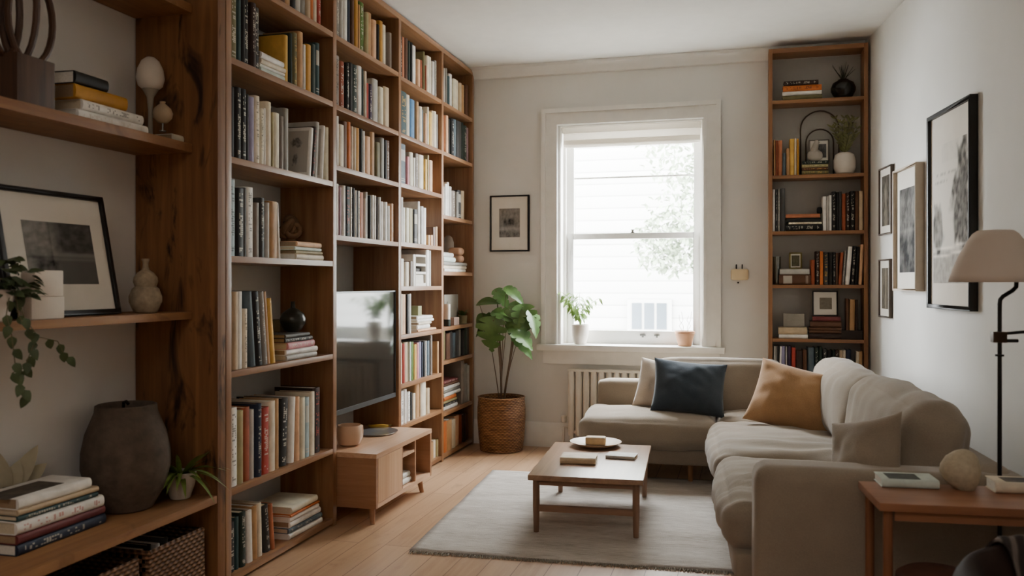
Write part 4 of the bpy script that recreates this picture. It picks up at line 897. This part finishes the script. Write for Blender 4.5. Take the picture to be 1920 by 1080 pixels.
# ================================================================= near shelving unit contents
def XY(px, X): return (X, at_x(px, X))
x, y = -2.12, at_x(40, -2.12)
pb = thing('wooden_sculpture', 'dark wooden block with bent wood loops on the upper near shelf', 'sculpture', (x, y, Z3+.0003))
DWD = wood('dark_carved_wood', '3c291f', '604533', 'z', .5)
MB().box(-.06, -.075, 0, .06, .068, .15).build('block', DWD, pb, bevel=.004)
for (cy, cz, ry, rz_, tilt) in ((.035, .28, .075, .135, .15), (-.06, .29, .075, .145, -.25), (-.01, .31, .05, .17, 1.1)):
    pts = [Vector((math.sin(tilt)*ry*math.cos(a), cy+math.cos(tilt)*ry*math.cos(a), cz+rz_*math.sin(a))) for a in [R(-90+i*15) for i in range(25)]]
    MB().tube(pts, .0105, 8, cap=False).build('bent_loop', DWD, pb)
nf = Face('L', -2.075)
stack(nf, Z3, 'upper near shelf', '150 280 36 white t; 158 273 34 white d; 147 242 46 ochre; 145 208 40 black', D=.15)
x, y = XY(282, -2.16)
eg2 = thing('egg_ornament', 'white egg on a slender stem on the upper near shelf', 'ornament', (x, y, Z3+.0003))
WST = plain('white_plaster', 'd2c8ba', .7, var=.05)
zs = .20
MB().lathe([(0, zs), (.030, zs), (.044, zs+.012), (.051, zs+.04), (.046, zs+.075), (.032, zs+.105), (.015, zs+.119), (0, zs+.122)], 28).build('egg', WST, eg2)
MB().lathe([(.03, 0), (.03, .006), (.009, .014), (.008, .12), (.013, .17), (.03, zs-.0005)], 20).build('stem', plain('grey_plaster', '9c9484', .7), eg2)
bxz = stack(Face('L', -2.06), Z3, 'beside the white egg ornament, near shelf', '330 366 32 ivory', D=.10)
x, y = XY(310, -2.085)
fg = thing('fig_ornament', 'small round beige bird-like ornament on the ivory book', 'ornament', (x, y-.015, bxz))
MB().lathe([(.012, 0), (.012, .003), (.003, .005), (.003, .031)], 12).build('stand', METAL, fg)
bb = MB().lathe([(0, .03), (.018, .033), (.033, .05), (.036, .067), (.03, .084), (.016, .097), (.009, .103), (.011, .11), (.004, .111), (0, .109)], 22)
bb.build('body', plain('beige_plaster', 'b09c80', .7), fg)
# middle shelf
x, y = -2.075, at_x(-14, -2.075)-.02
tpn = thing('trailing_plant', 'trailing green vine spilling over the middle near shelf', 'plant', (x, y, Z2+.0003))
MB().lathe([(.05, 0), (.055, .004), (.072, .09), (.068, .092), (.06, .075)], 24).build('pot', MC['white_pot'], tpn); MB().lathe([(.062, .076), (0, .082)], 20).build('soil', SOIL, tpn)
fo = MB(); stv = MB(); rv = random.Random(12)
for k in range(120):
    a = rv.uniform(0, 6.28); r0 = rv.uniform(.03, .12); p = Vector((r0*math.cos(a)*.45+.03, r0*math.sin(a)+.02, rv.uniform(.07, .185)))
    fo.leaf(p, (math.cos(a)+.3, math.sin(a), rv.uniform(-.5, .5)), (rv.uniform(-.5, .8), rv.uniform(-.8, .2), 1), rv.uniform(.03, .05), .03, .3, .1, 0, 4, 2, .6)
def vine(pts, n, sz):
    L_ = [Vector((p[0]-x, p[1]-y, p[2]-Z2)) for p in pts]; cr = []
    for i in range(len(L_)-1):
        for q in range(4): cr.append(L_[i].lerp(L_[i+1], q/4))
    cr.append(L_[-1]); stv.tube(cr, .0016, 5)
    for i in range(2, len(cr), n):
        fo.leaf(cr[i], (rv.uniform(-.2, .8), rv.uniform(-.7, .8), -1), (1, -.7, rv.uniform(-.2, .5)), sz, sz*.62, .25, .1, 0, 5, 2, .6)
def vp(px, py, X=-1.995): Y = at_x(px, X); return (X, Y, zof(py, X, Y))
vine([(x, y, Z2+.09), (-2.02, y+.03, Z2+.1), vp(12, 590), vp(22, 630), vp(28, 680), vp(40, 720), vp(50, 742)], 2, .042)
vine([(x, y, Z2+.09), (-2.03, y+.05, Z2+.11), vp(35, 592), vp(66, 640), vp(54, 668), vp(46, 690), vp(22, 700)], 2, .04)
vine([(x, y, Z2+.09), (-2.03, y+.06, Z2+.10), vp(45, 596), vp(72, 632), vp(108, 640), vp(118, 660), vp(130, 672)], 3, .042)
fo.build('foliage', plain('vine_leaf', '4c5a3a', .5, var=.3), tpn, angle=80); stv.build('vines', plain('vine_stem', '6a6448', .6), tpn)
za = Z2+.0003
for (p0, p1, h_, lab, dx) in ((54, 116, .068, 'cream square candle box in front of the leaning photograph', 0), (62, 116, .08, 'cream block standing on the square candle box', -.004)):
    ya, yb_ = at_x(p0, -2.055), at_x(p1, -2.055)
    o = MB().box(-.052+dx, -(yb_-ya)/2, 0, 0+dx, (yb_-ya)/2, h_).build('candle_box', plain('cream_wax', 'd6cabb', .55, var=.04), None, bevel=.004); o.location = (-2.045, (ya+yb_)/2, za); tag(o, lab, 'box'); za += h_+.0004
x, y = XY(273, -2.13)
gv = MB().lathe([(.035, 0), (.042, .004), (.057, .04), (.0575, .06), (.047, .088), (.037, .097), (.039, .102), (.043, .115), (.041, .13), (.028, .148), (.014, .157), (.010, .17), (.010, .185), (.0135, .196), (.0125, .199), (.008, .19)], 36).build('gourd_vase', plain('ridged_clay', 'a3937a', .75, var=.2, vs=40, bump=.6, bs=60)); gv.location = (x, y, Z2+.0003)
tag(gv, 'beige double gourd bottle vase beside the leaning photograph', 'vase')
# lower shelf
stack(Face('L', -2.045), Z1, 'lower near shelf', '38 205 34 navy t; 37 204 28 maroon; 36 198 37 white r; 40 188 17 teal t; 40 188 17 beige; 40 176 33 white', D=.155)
o = [q for q in bpy.data.objects if q.get('label', '').startswith('white flat book, top of stack, lower near')][0]
MB().box(-.13, -.16, .033, -.03, .06, .0336).build('cover_print', plain('print_cover', '5a5044', .6, var=.5, vs=18), o)
x, y = -2.128, 2.575
jar = thing('clay_jar', 'large dark brown clay jar on the lower near shelf', 'vase', (x, y, Z1+.0003))
jm = MB().lathe([(.078, 0), (.09, .004), (.13, .075), (.149, .15), (.148, .205), (.135, .27), (.115, .32), (.105, .345), (.103, .368), (.097, .371), (.092, .362), (.095, .33)], 48)
jm.build('body', plain('dark_clay', '5c4f43', .85, var=.22, vs=22, bump=.5, bs=45), jar)
MB().tube([(-.02, .01, .35), (-.015, .005, .376), (.0, 0, .38), (.012, -.004, .372)], .006, 8).build('cord', BLK, jar)
x, y = on_z(349, 930, Z1)
sp2 = pot_plant('potted_plant', 'small green arching plant in a white pot beside the clay jar', (x, min(y, 2.745), Z1+.0003), [(.03, 0), (.036, .003), (.052, .05), (.058, .098), (.054, .1), (.05, .085)], plain('chalky_pot', 'b4aa9c', .8, var=.12), .083, .05)
fb = MB(); rp = random.Random(21)
for k in range(64):
    a = rp.uniform(0, 6.28); L_ = rp.uniform(.09, .165); up = rp.uniform(.1, 1.6)
    ca, sa = math.cos(a), math.sin(a)
    if ca < -.1: L_ *= .5
    elif sa > .2 and ca < .7: L_ *= .55
    else: L_ *= 1.15
    fb.leaf((.015*ca, .015*sa, .085), (ca, sa, up), (-ca*up, -sa*up, 1), L_, .019, .7 if up < 1 else .25, .2, 0, 8, 2, .7)
fb.build('foliage', plain('fresh_leaf', '6c8038', .5, var=.3), sp2, angle=80)
x, y = -2.252, at_x(10, -2.252)
dl = thing('dried_leaves', 'pale dried leaves in a small bottle behind the lower near book stack', 'plant', (x, y, Z1+.0003))
MB().lathe([(.03, 0), (.033, .01), (.033, .10), (.012, .13), (.012, .16)], 20).build('bottle', plain('smoky_glass', '5c584c', .2), dl)
db = MB()
for (d, L_) in (((.2, .55, .8), .19), ((.2, .9, .5), .18), ((.1, -.3, 1), .17), ((.25, .3, 1), .12)): db.leaf((0, 0, .13), d, (.9, -.5, .3), L_, .06, .15, .1, 0, 8, 3)
db.build('leaves', plain('dried_leaf', 'a59c84', .8, var=.1), dl, angle=80)
# baskets under the lower shelf
def basket(label, y0, y1, top, mat):
    t_ = thing('wicker_box', label, 'basket', (-2.07, (y0+y1)/2, .0)); w = (y1-y0)/2; b = MB(); th2 = .012; d_ = .13
    b.box(-d_, -w, .003, d_, w, .015); b.box(-d_, -w, .015, -d_+th2, w, top); b.box(d_-th2, -w, .015, d_, w, top); b.box(-d_+th2, -w, .015, d_-th2, -w+th2, top); b.box(-d_+th2, w-th2, .015, d_-th2, w, top)
    b.build('weave', mat, t_, bevel=.004)
    MB().tube([(d_-.006, -w+.006, top), (d_-.006, w-.006, top), (-d_+.006, w-.006, top), (-d_+.006, -w+.006, top), (d_-.006, -w+.006, top)], .009, 8).build('rim', mat, t_)
    return t_
bw = NT('basket_weave'); v = bw.coord(); sx = bw.n('ShaderNodeSeparateXYZ'); bw.l(v, sx.inputs[0])
rw_ = bw.math('FLOOR', bw.math('MULTIPLY', sx.outputs[2], 70)); q = bw.math('ADD', bw.math('ADD', sx.outputs[0], sx.outputs[1]), bw.math('MULTIPLY', rw_, .015))
hh = bw.math('ADD', bw.math('SINE', bw.math('MULTIPLY', q, 210)), bw.math('SINE', bw.math('MULTIPLY', sx.outputs[2], 440)))
bw.l(bw.ramp(bw.math('ADD', bw.math('MULTIPLY', hh, .2), .5), [(.2, lin('4e3422')), (.6, lin('7e5a3c')), (.9, lin('946e4c'))]), bw.b.inputs['Base Color']); bw.b.inputs['Roughness'].default_value = .8; bw.bump(hh, .8, .006)
basket('wicker basket of papers under the lower near shelf, beside the rustic panel', 2.46, 2.765, .262, bw.m)
basket('wicker basket under the lower near shelf, further left and cut by the frame', 2.06, 2.41, .258, bw.m)
for k, (yy, hh_, c_) in enumerate(((2.50, .245, 'white'), (2.54, .25, 'black'), (2.585, .24, 'white'), (2.63, .25, 'dark grey'))):
    make_book(.02, hh_, .16, c_, 'p', None, f"{c_} magazine standing in the wicker basket, {ORD[k]} from left", 'magazines in the wicker basket', (-2.0, yy, .0155), (0, 0, 0), 'white')
# ================================================================= ornaments in the big bookcase
def place(o, px, Z, X): o.location = (X, at_x(px, X), Z+.0003)
kn = MB(); rk = random.Random(2)
for k in range(5):
    a0 = k*1.25; c_ = Vector((.012*math.cos(a0), .034*math.sin(a0), .060+.018*(k % 3)))
    pts = [c_+Vector((.018*math.cos(q+a0), .032*math.cos(q)*math.cos(a0)+.01*math.sin(q), .03*math.sin(q))) for q in [i*.5236 for i in range(13)]]
    kn.tube(pts, .014, 8, cap=False)
kn.lathe([(.03, 0), (.022, .02), (.012, .05)], 14)
o = kn.build('knot_ornament', plain('carved_brown', '76573a', .7, var=.2), None, angle=80); o.location = (-2.08, at_x(545, -2.08), zt3)
tag(o, 'carved brown knot ornament on the stack, fourth shelf left of television', 'ornament')
o = MB().lathe([(.028, 0), (.04, .008), (.058, .04), (.06, .058), (.05, .085), (.025, .103), (.011, .11), (.009, .135), (.012, .14), (.008, .138)], 32).build('bud_vase', plain('dark_green_glaze', '2e302a', .3, var=.1)); o.location = (-2.035, at_x(549, -2.035), zt2)
tag(o, 'round dark green bud vase on the stack, fifth shelf left of television', 'vase')
o = MB().box(-.03, -.03, 0, .03, .03, .055).build('small_box', plain('khaki_card', '7a7054', .8), None, bevel=.003); o.location = (-2.11, at_x(521, -2.11), zt2)
tag(o, 'small khaki box beside the dark bud vase, left of television', 'box')
M = Matrix(((1, 0, 0, 0), (0, 0, -1, .09), (0, 1, 0, .009), (0, 0, 0, 1)))
# paper trays, small box on B3
y0, y1 = at_x(782, LF.p), at_x(801.5, LF.p); tr_ = thing('paper_tray', 'white stacked paper tray between the files, fifth shelf right of television', 'tray', (LF.p-.01, (y0+y1)/2, S3[4]+.0003))
w_ = (y1-y0)/2-.001; hT = zof(477, LF.p, y0)-S3[4]
for z0, z1 in ((0, .02), (.075, .09), (.125, .14), (hT-.012, hT)): MB().box(-.2, -w_+.0045, z0, 0, w_-.0045, z1).build('shelf', plain('white_card', 'dcd6cc', .7, var=.03), tr_)
for s in (-1, 1): MB().box(-.2, s*w_-(.004 if s > 0 else 0), 0, 0, s*w_+(.004 if s < 0 else 0), hT).build('side', MC['white_card'], tr_)
MB().box(-.2, -w_+.0045, .0205, -.012, w_-.0045, .072).build('paper_stack', PAGES['white'], tr_)
MB().box(-.2, -w_+.0045, .0905, -.03, w_-.0045, .11).build('paper_stack', PLD if False else plain('dark_card', '3c3834', .8), tr_)
o = MB().box(-.03, -.03, 0, .03, .03, .06).build('small_box', plain('sage_card', '8c8c62', .8), None, bevel=.002); o.location = (-2.01, at_x(779, -2.01), zs3)
tag(o, 'small sage green box on the white stack right of television', 'box')
# bay beside the monstera: flat books across the third shelf, vase and stones on the fourth
stk = S4[5]+.262
M = None
y0, y1 = at_x(835, LF.p), at_x(873, LF.p)
for k, (th, c_, lab) in enumerate(((.03, 'ivory', 'ivory flat book lying on upright books, third shelf beside monstera'), (.028, 'cream', 'cream flat book topmost on upright books, third shelf beside monstera'))): pass
zst = stack(LF, S4[4], wh('fourth', N4), '834 876 22 white; 834 876 21 cream; 834 876 24 grey; 834 856 32 mint; 834 853 30 silver', D=.17)
yv = at_x(848, -2.03)
o = MB().lathe([(.022, 0), (.03, .006), (.041, .05), (.04, .085), (.028, .12), (.012, .134), (0, .136)], 24).build('oval_vase', plain('grey_stone', '8c8278', .7)); o.location = (-2.06, yv, zst)
tag(o, 'grey oval vase on the book stack, fourth shelf beside monstera', 'vase')
zq = S4[4]+.0685; y2 = at_x(868, LF.p)+.03
for k in range(2):
    o = MB().soft((0, 0, .027), (.05, .05, .027), .026, 8).build('stone_bowl', plain('peach_stone', 'c39a7c', .7, var=.06)); o.location = (-1.995, y2, zq); zq += .0545
    tag(o, ('lower' if k == 0 else 'upper')+' of two rounded peach bowls on the fourth shelf beside monstera', 'bowl')
ch = MB().lathe([(.012, 0), (.016, .01), (.012, .03), (.013, .13), (.016, .135)], 14).build('candle_holder', plain('amber_wood', '8a5a34', .5)); ch.location = (-2.10, at_x(866, -2.10)+.02, S4[4]+.0685); tag(ch, 'slim brown wooden candle holder behind the peach bowls', 'candle holder')
# fifth shelf
X5 = -1.99
y0, y1 = at_x(836, X5), at_x(862, X5); hP = zof(552, X5, (y0+y1)/2)-S4[3]
cv = MB().box(-.008, -(y1-y0)/2, 0, .008, (y1-y0)/2, hP).build('canvas_panel', plain('grey_canvas', '9c968a', .8, var=.12, vs=6), None, bevel=.002); cv.location = (X5-.02, (y0+y1)/2, S4[3]+.0003); tag(cv, 'grey canvas panel leaning on the fifth shelf beside monstera', 'picture')
cn_ = thing('pillar_candle', 'white pillar candle on the fifth shelf beside monstera', 'candle', (-1.955, at_x(837.5, -1.955)+.008, S4[3]+.0003))
MB().lathe([(.024, 0), (.024, .045)], 20).build('holder', plain('dark_green_base', '2a342c', .5), cn_); MB().lathe([(.022, .0455), (.022, .15), (.0, .149)], 20).build('wax', MC['cream_wax'], cn_); MB().tube([(0, 0, .148), (.002, 0, .166)], .0016, 5).build('wick', BLK, cn_)
pbx = MB().box(-.025, -.055, 0, .025, .055, .055).build('keepsake_box', plain('dusty_pink_card', 'a58a7c', .8), None, bevel=.003); pbx.location = (-1.958, at_x(850, -1.958), S4[3]+.0003); tag(pbx, 'dusty pink box in front of the grey canvas panel', 'box')
gp = pot_plant('small_potted_plant', 'small green plant on the fifth shelf beside the dusty pink box', (-1.965, at_x(867, -1.965), S4[3]+.0003), [(.03, 0), (.036, .06), (.033, .061), (.03, .05)], plain('khaki_pot', '8a8260', .7), .05, .03)
gb = MB(); rq = random.Random(9)
for k in range(26):
    a = rq.uniform(0, 6.28); gb.leaf((0, 0, .05), (math.cos(a)*.5, math.sin(a)*.5, rq.uniform(.5, 1.5)), (-math.cos(a), -math.sin(a), .6), rq.uniform(.05, .085), .022, .3, .1, 0, 5, 2)
gb.build('foliage', LEAFM, gp, angle=80)
# ================================================================= ornaments in the narrow bookcase
def RP(px, Y): return at_y(px, Y)
Yo = YF+.09
pv = thing('black_vase', 'round black vase with dry stems on the top shelf, narrow bookcase', 'vase', (RP(1581, Yo), Yo, RS[0]+.0003))
MB().lathe([(.035, 0), (.05, .006), (.076, .055), (.077, .075), (.064, .108), (.036, .124), (.032, .13), (.027, .128)], 32).build('body', plain('black_glaze', '15130f', .25, var=.05), pv)
sb3 = MB(); r6 = random.Random(3)
for k in range(15):
    a = r6.uniform(0, 6.28); s_ = r6.uniform(.02, .085); h_ = r6.uniform(.18, .24); sb3.tube([(0, 0, .11), (s_*.3*math.cos(a), s_*.2*math.sin(a), .15), (s_*math.cos(a), .04*math.sin(a), h_)], [.0028, .0024, .001], 5)
sb3.build('stems', plain('dark_stem', '2c3022', .7), pv)
Yo = YF+.06
wv_ = thing('white_vase', 'round white vase with olive sprigs on the second shelf, narrow bookcase', 'vase', (RP(1583.5, Yo), Yo, RS[1]+.0003))
MB().lathe([(.045, 0), (.056, .006), (.067, .04), (.068, .09), (.058, .125), (.04, .137), (.034, .133)], 32).build('body', plain('matte_white', 'c8c0b4', .7, var=.04), wv_)
fo3 = MB(); st3 = MB(); r7 = random.Random(15)
for k in range(14):
    a = r7.uniform(0, 6.28); s_ = r7.uniform(.03, .13); h_ = r7.uniform(.2, .38)
    if math.cos(a) > 0: s_ = min(s_, .085)
    pts = [Vector((s_*q**1.4*math.cos(a), .05*q*math.sin(a), .125+(h_-.125)*q)) for q in [i/6 for i in range(7)]]; st3.tube(pts, .0014, 5)
    for i in range(1, 7):
        for s in (-1, 1): fo3.leaf(pts[i], (s*.7+.3*math.cos(a), r7.uniform(-.4, .1), .8), (0, -1, .3), r7.uniform(.03, .05), .012, .2, .1, 0, 4, 2)
fo3.build('foliage', LEAFY, wv_, angle=80); st3.build('stems', plain('olive_stem', '4a4a2a', .7), wv_)
arx0, arx1 = RP(1501, YF+.15), RP(1573, YF+.15); azt = zof(209, .4, YF+.15)-RS[1]; aw = (arx1-arx0)/2
ar = thing('arch_mirror', 'thin arched metal frame leaning behind the white vase', 'mirror', ((arx0+arx1)/2, YF+.152, RS[1]+.0003))
for sc_ in (1, .72):
    pts = [Vector((-aw*sc_, 0, .004)), Vector((-aw*sc_, 0, (azt-aw)*sc_))]+[Vector((-aw*sc_*math.cos(q), 0, (azt-aw)*sc_+aw*sc_*math.sin(q))) for q in [R(15*i) for i in range(1, 12)]]+[Vector((aw*sc_, 0, (azt-aw)*sc_)), Vector((aw*sc_, 0, .004))]
    MB().tube(pts, .0045, 8).build('arch', plain('bronze_wire', '4a3c2c', .45, .5), ar)
zst1 = RS[1]+.0002+.0906
Yb = YF+.05
bd = thing('bird_figurine', 'pale bird figurine on the stack, second shelf of narrow bookcase', 'figurine', (RP(1528, Yb), Yb, zst1))
bdm = MB().soft((0, 0, .035), (.038, .022, .034), .02, 8, puff=(.01, .004, .006)); bdm.tube([(-.008, 0, .05), (.0, 0, .085), (.008, 0, .115), (.012, 0, .135)], [.026, .021, .017, .010], 12); bdm.build('body', plain('pale_plaster', 'a49c90', .8), bd)
MB().tube([(.012, 0, .125), (.03, 0, .12)], [.006, .001], 8).build('beak', plain('pale_beak', '8a7a64', .7), bd)
fx = RP(1536, YF+.105); 
def small(u, v): return tone(.08+.05*N(u, v, 6, 2), (1, .95, .9))
frame('small grey framed card behind the bird figurine, narrow bookcase', Matrix.Translation((fx, YF+.125, zst1)), .125, .15, .008, .012, plain('grey_frame', '7c766c', .6), (.02, .03, .05, .09), small, glass=False)
Yg = YF+.06
gc = MB().lathe([(.024, 0), (.026, .003), (.026, .185), (.023, .185), (.023, .006), (0, .005)], 24).build('glass_cylinder', None); 
gm = NT('greenish_glass'); a_ = gm.n('ShaderNodeBsdfTransparent'); a_.inputs[0].default_value = (.75, .76, .7, 1); b2 = gm.n('ShaderNodeBsdfGlossy'); b2.inputs['Roughness'].default_value = .05; m2 = gm.n('ShaderNodeMixShader'); m2.inputs[0].default_value = .15
gm.l(a_.outputs[0], m2.inputs[1]); gm.l(b2.outputs[0], m2.inputs[2]); gm.l(m2.outputs[0], gm.out.inputs[0]); gc.data.materials.append(gm.m)
gc.location = (RX0+.0245+.028, Yg, RS[3]+.0003); tag(gc, 'tall clear glass cylinder on the fourth shelf, narrow bookcase', 'vase')
def gold(u, v): return tone(.10+.03*N(u, v, 5, 3), (1, .9, .55))
frame('small gold framed picture on the stack, fourth shelf of narrow bookcase', Matrix.Translation((RP(1491.5, YF+.08), YF+.08, zr3)), .078, .108, .009, .014, plain('gold_frame', '86763c', .5, .3), (0, .018, .05, .07), gold, glass=False)
def sand(u, v): return tone(.19+.04*N(u, v, 5, 6), (1, .84, .6))
frame('black framed sand coloured print on the brown stack, narrow bookcase', Matrix.Translation((RP(1547, YF+.06), YF+.06, zr4b)) @ Matrix.Rotation(R(-6), 4, 'X'), .155, .165, .008, .014, plain('dark_thin_frame', '2c2620', .5), (.004, .045, .075, .075), sand)
o = MB().box(-.066, -.02, 0, .066, .02, .088).build('card_box', plain('grey_card', '8f887c', .8), None, bevel=.003); o.location = (RP(1488, YF+.07), YF+.07, zr4a); tag(o, 'grey card box on the left stack, fifth shelf of narrow bookcase', 'box')
o = MB().box(-.07, -.05, 0, .07, .05, .058).build('storage_box', plain('dark_box', '322822', .8), None, bevel=.003); o.location = (RX1-.0245-.075, YF+.075, RS[4]+.0003); tag(o, 'low dark storage box on the fifth shelf, right end of narrow bookcase', 'box')
row(RF, RS[4]+.0588, RL, 'on the dark box, fifth shelf, narrow bookcase', '1587 1592 560 brown; 1592.5 1603 561 tan +1; 1604 1609 562 dark brown', dmin=.09, dmax=.1)
o = MB().soft((0, 0, .022), (.017, .015, .022), .012, 6).build('paperweight', BLK, None); o.location = (RP(1536.5, YF+.07), YF+.07, RS[2]+.0002+.1122); tag(o, 'small black paperweight on the stack, third shelf of narrow bookcase', 'ornament')

# printed cover of the pale leaning book
for o in [q for q in bpy.data.objects if q.get('label', '').startswith('white book') and 'third shelf, bay left' in q.get('label', '')] + [q for q in bpy.data.objects if 'white book' in q.get('label', '') and 'third shelf, bay left' in q.get('label', '')]:
    ys = [v.co.y for v in o.data.vertices]; zs_ = [v.co.z for v in o.data.vertices]
    if abs(o.rotation_euler.x) < .02 or any(c.name.startswith('cover') for c in o.children): continue
    def botan(u, v):
        a = sm(.22, .14, ((u-.55)**2+(v-.72)**2*3)**.5+.09*N(u, v, 9, 4)); b_ = sm(.17, .1, ((u-.5)**2*2.2+(v-.3)**2)**.5+.08*N(u, v, 11, 6))
        g = .52-.40*max(a, b_)*(.7+.4*N(u, v, 18, 2)); return tone(g, (1, .94, .84))
    art('cover_print', .13, max(zs_)*.86, botan, o, Matrix.Translation((-.075, min(ys)-.0006, max(zs_)*.07)))
# ================================================================= light and camera
w = bpy.data.worlds.new('overcast'); sc.world = w; w.use_nodes = True
bg = w.node_tree.nodes['Background']; bg.inputs[0].default_value = (.93, .97, 1.0, 1); bg.inputs[1].default_value = 19.0
def area(name, loc, rot, sx, sy, power, col=(1, 1, 1), portal=False):
    l = bpy.data.lights.new(name, 'AREA'); l.shape = 'RECTANGLE'; l.size = sx; l.size_y = sy; l.energy = power; l.color = col
    o = bpy.data.objects.new(name, l); COL.objects.link(o); o.location = loc; o.rotation_euler = rot
    if portal: l.cycles.is_portal = True
    return o
area('window_portal', ((WX0+WX1)/2, YB+.26, (WZ0+WZ1)/2), (R(-90), 0, 0), WX1-WX0, WZ1-WZ0, 1, portal=True)
area('added_fill_light', (-.5, -.6, 2.7), (0, 0, 0), 1.6, 1.2, 8, (1, .95, .9))  # unseen fill lamp, added behind the camera to brighten the room
cam = bpy.data.cameras.new('camera'); co = bpy.data.objects.new('camera', cam); COL.objects.link(co); sc.camera = co
cam.sensor_width = 36; cam.lens = F/1920*36; cam.shift_y = -(540-HOR)/1920; cam.clip_start = .05
co.location = (0, 0, CAMZ); co.rotation_euler = (R(90), 0, TH)
cam.dof.use_dof = True; cam.dof.focus_distance = 4.6; cam.dof.aperture_fstop = 3.2
sc.view_settings.view_transform = 'AgX'; sc.view_settings.exposure = 1.95
try: sc.view_settings.look = 'AgX - Base Contrast'
except Exception: pass
try: sc.cycles.diffuse_bounces = 6; sc.cycles.max_bounces = 12; sc.cycles.sample_clamp_indirect = 8
except Exception: pass

# ================================================================= only the 300 largest books stay individual; the smaller rest become one object
def px_area(o):
    P = []
    for c in o.bound_box:
        p = o.matrix_world @ Vector(c); d = dep(p.x, p.y); P.append((960+F*(p.x*CT+p.y*ST)/d, HOR+F*(CAMZ-p.z)/d))
    xs, ys = [max(0, min(1920, p[0])) for p in P], [max(0, min(1080, p[1])) for p in P]
    return (max(xs)-min(xs))*(max(ys)-min(ys))
bpy.context.view_layer.update()
bks = sorted([o for o in bpy.data.objects if o.get('category') == 'book'], key=px_area, reverse=True)
rest = bks[300:]
if rest:
    V, Fc, MI, UV, mats = [], [], [], [], []
    for o in rest:
        for q in [o]+list(o.children):
            me = q.data; off = len(V); V += [tuple(q.matrix_world @ v.co) for v in me.vertices]
            m_ = me.materials[0]
            if m_ not in mats: mats.append(m_)
            uvl = me.uv_layers.get('spine')
            for p in me.polygons:
                Fc.append(tuple(i+off for i in p.vertices)); MI.append(mats.index(m_))
                UV += [tuple(uvl.data[li].uv) if uvl else (-1, -1) for li in p.loop_indices]
    me = bpy.data.meshes.new('small_books'); me.from_pydata(V, [], Fc)
    for m_ in mats: me.materials.append(m_)
    me.polygons.foreach_set('material_index', MI); ul = me.uv_layers.new(name='spine')
    for i, u in enumerate(UV): ul.data[i].uv = u
    ob = bpy.data.objects.new('small_books', me); COL.objects.link(ob); ob['kind'] = 'stuff'
    tag(ob, 'the smallest thin and distant books among the rows and stacks of both bookcases', 'books')
    for o in rest:
        for q in list(o.children)+[o]: bpy.data.objects.remove(q, do_unlink=True)
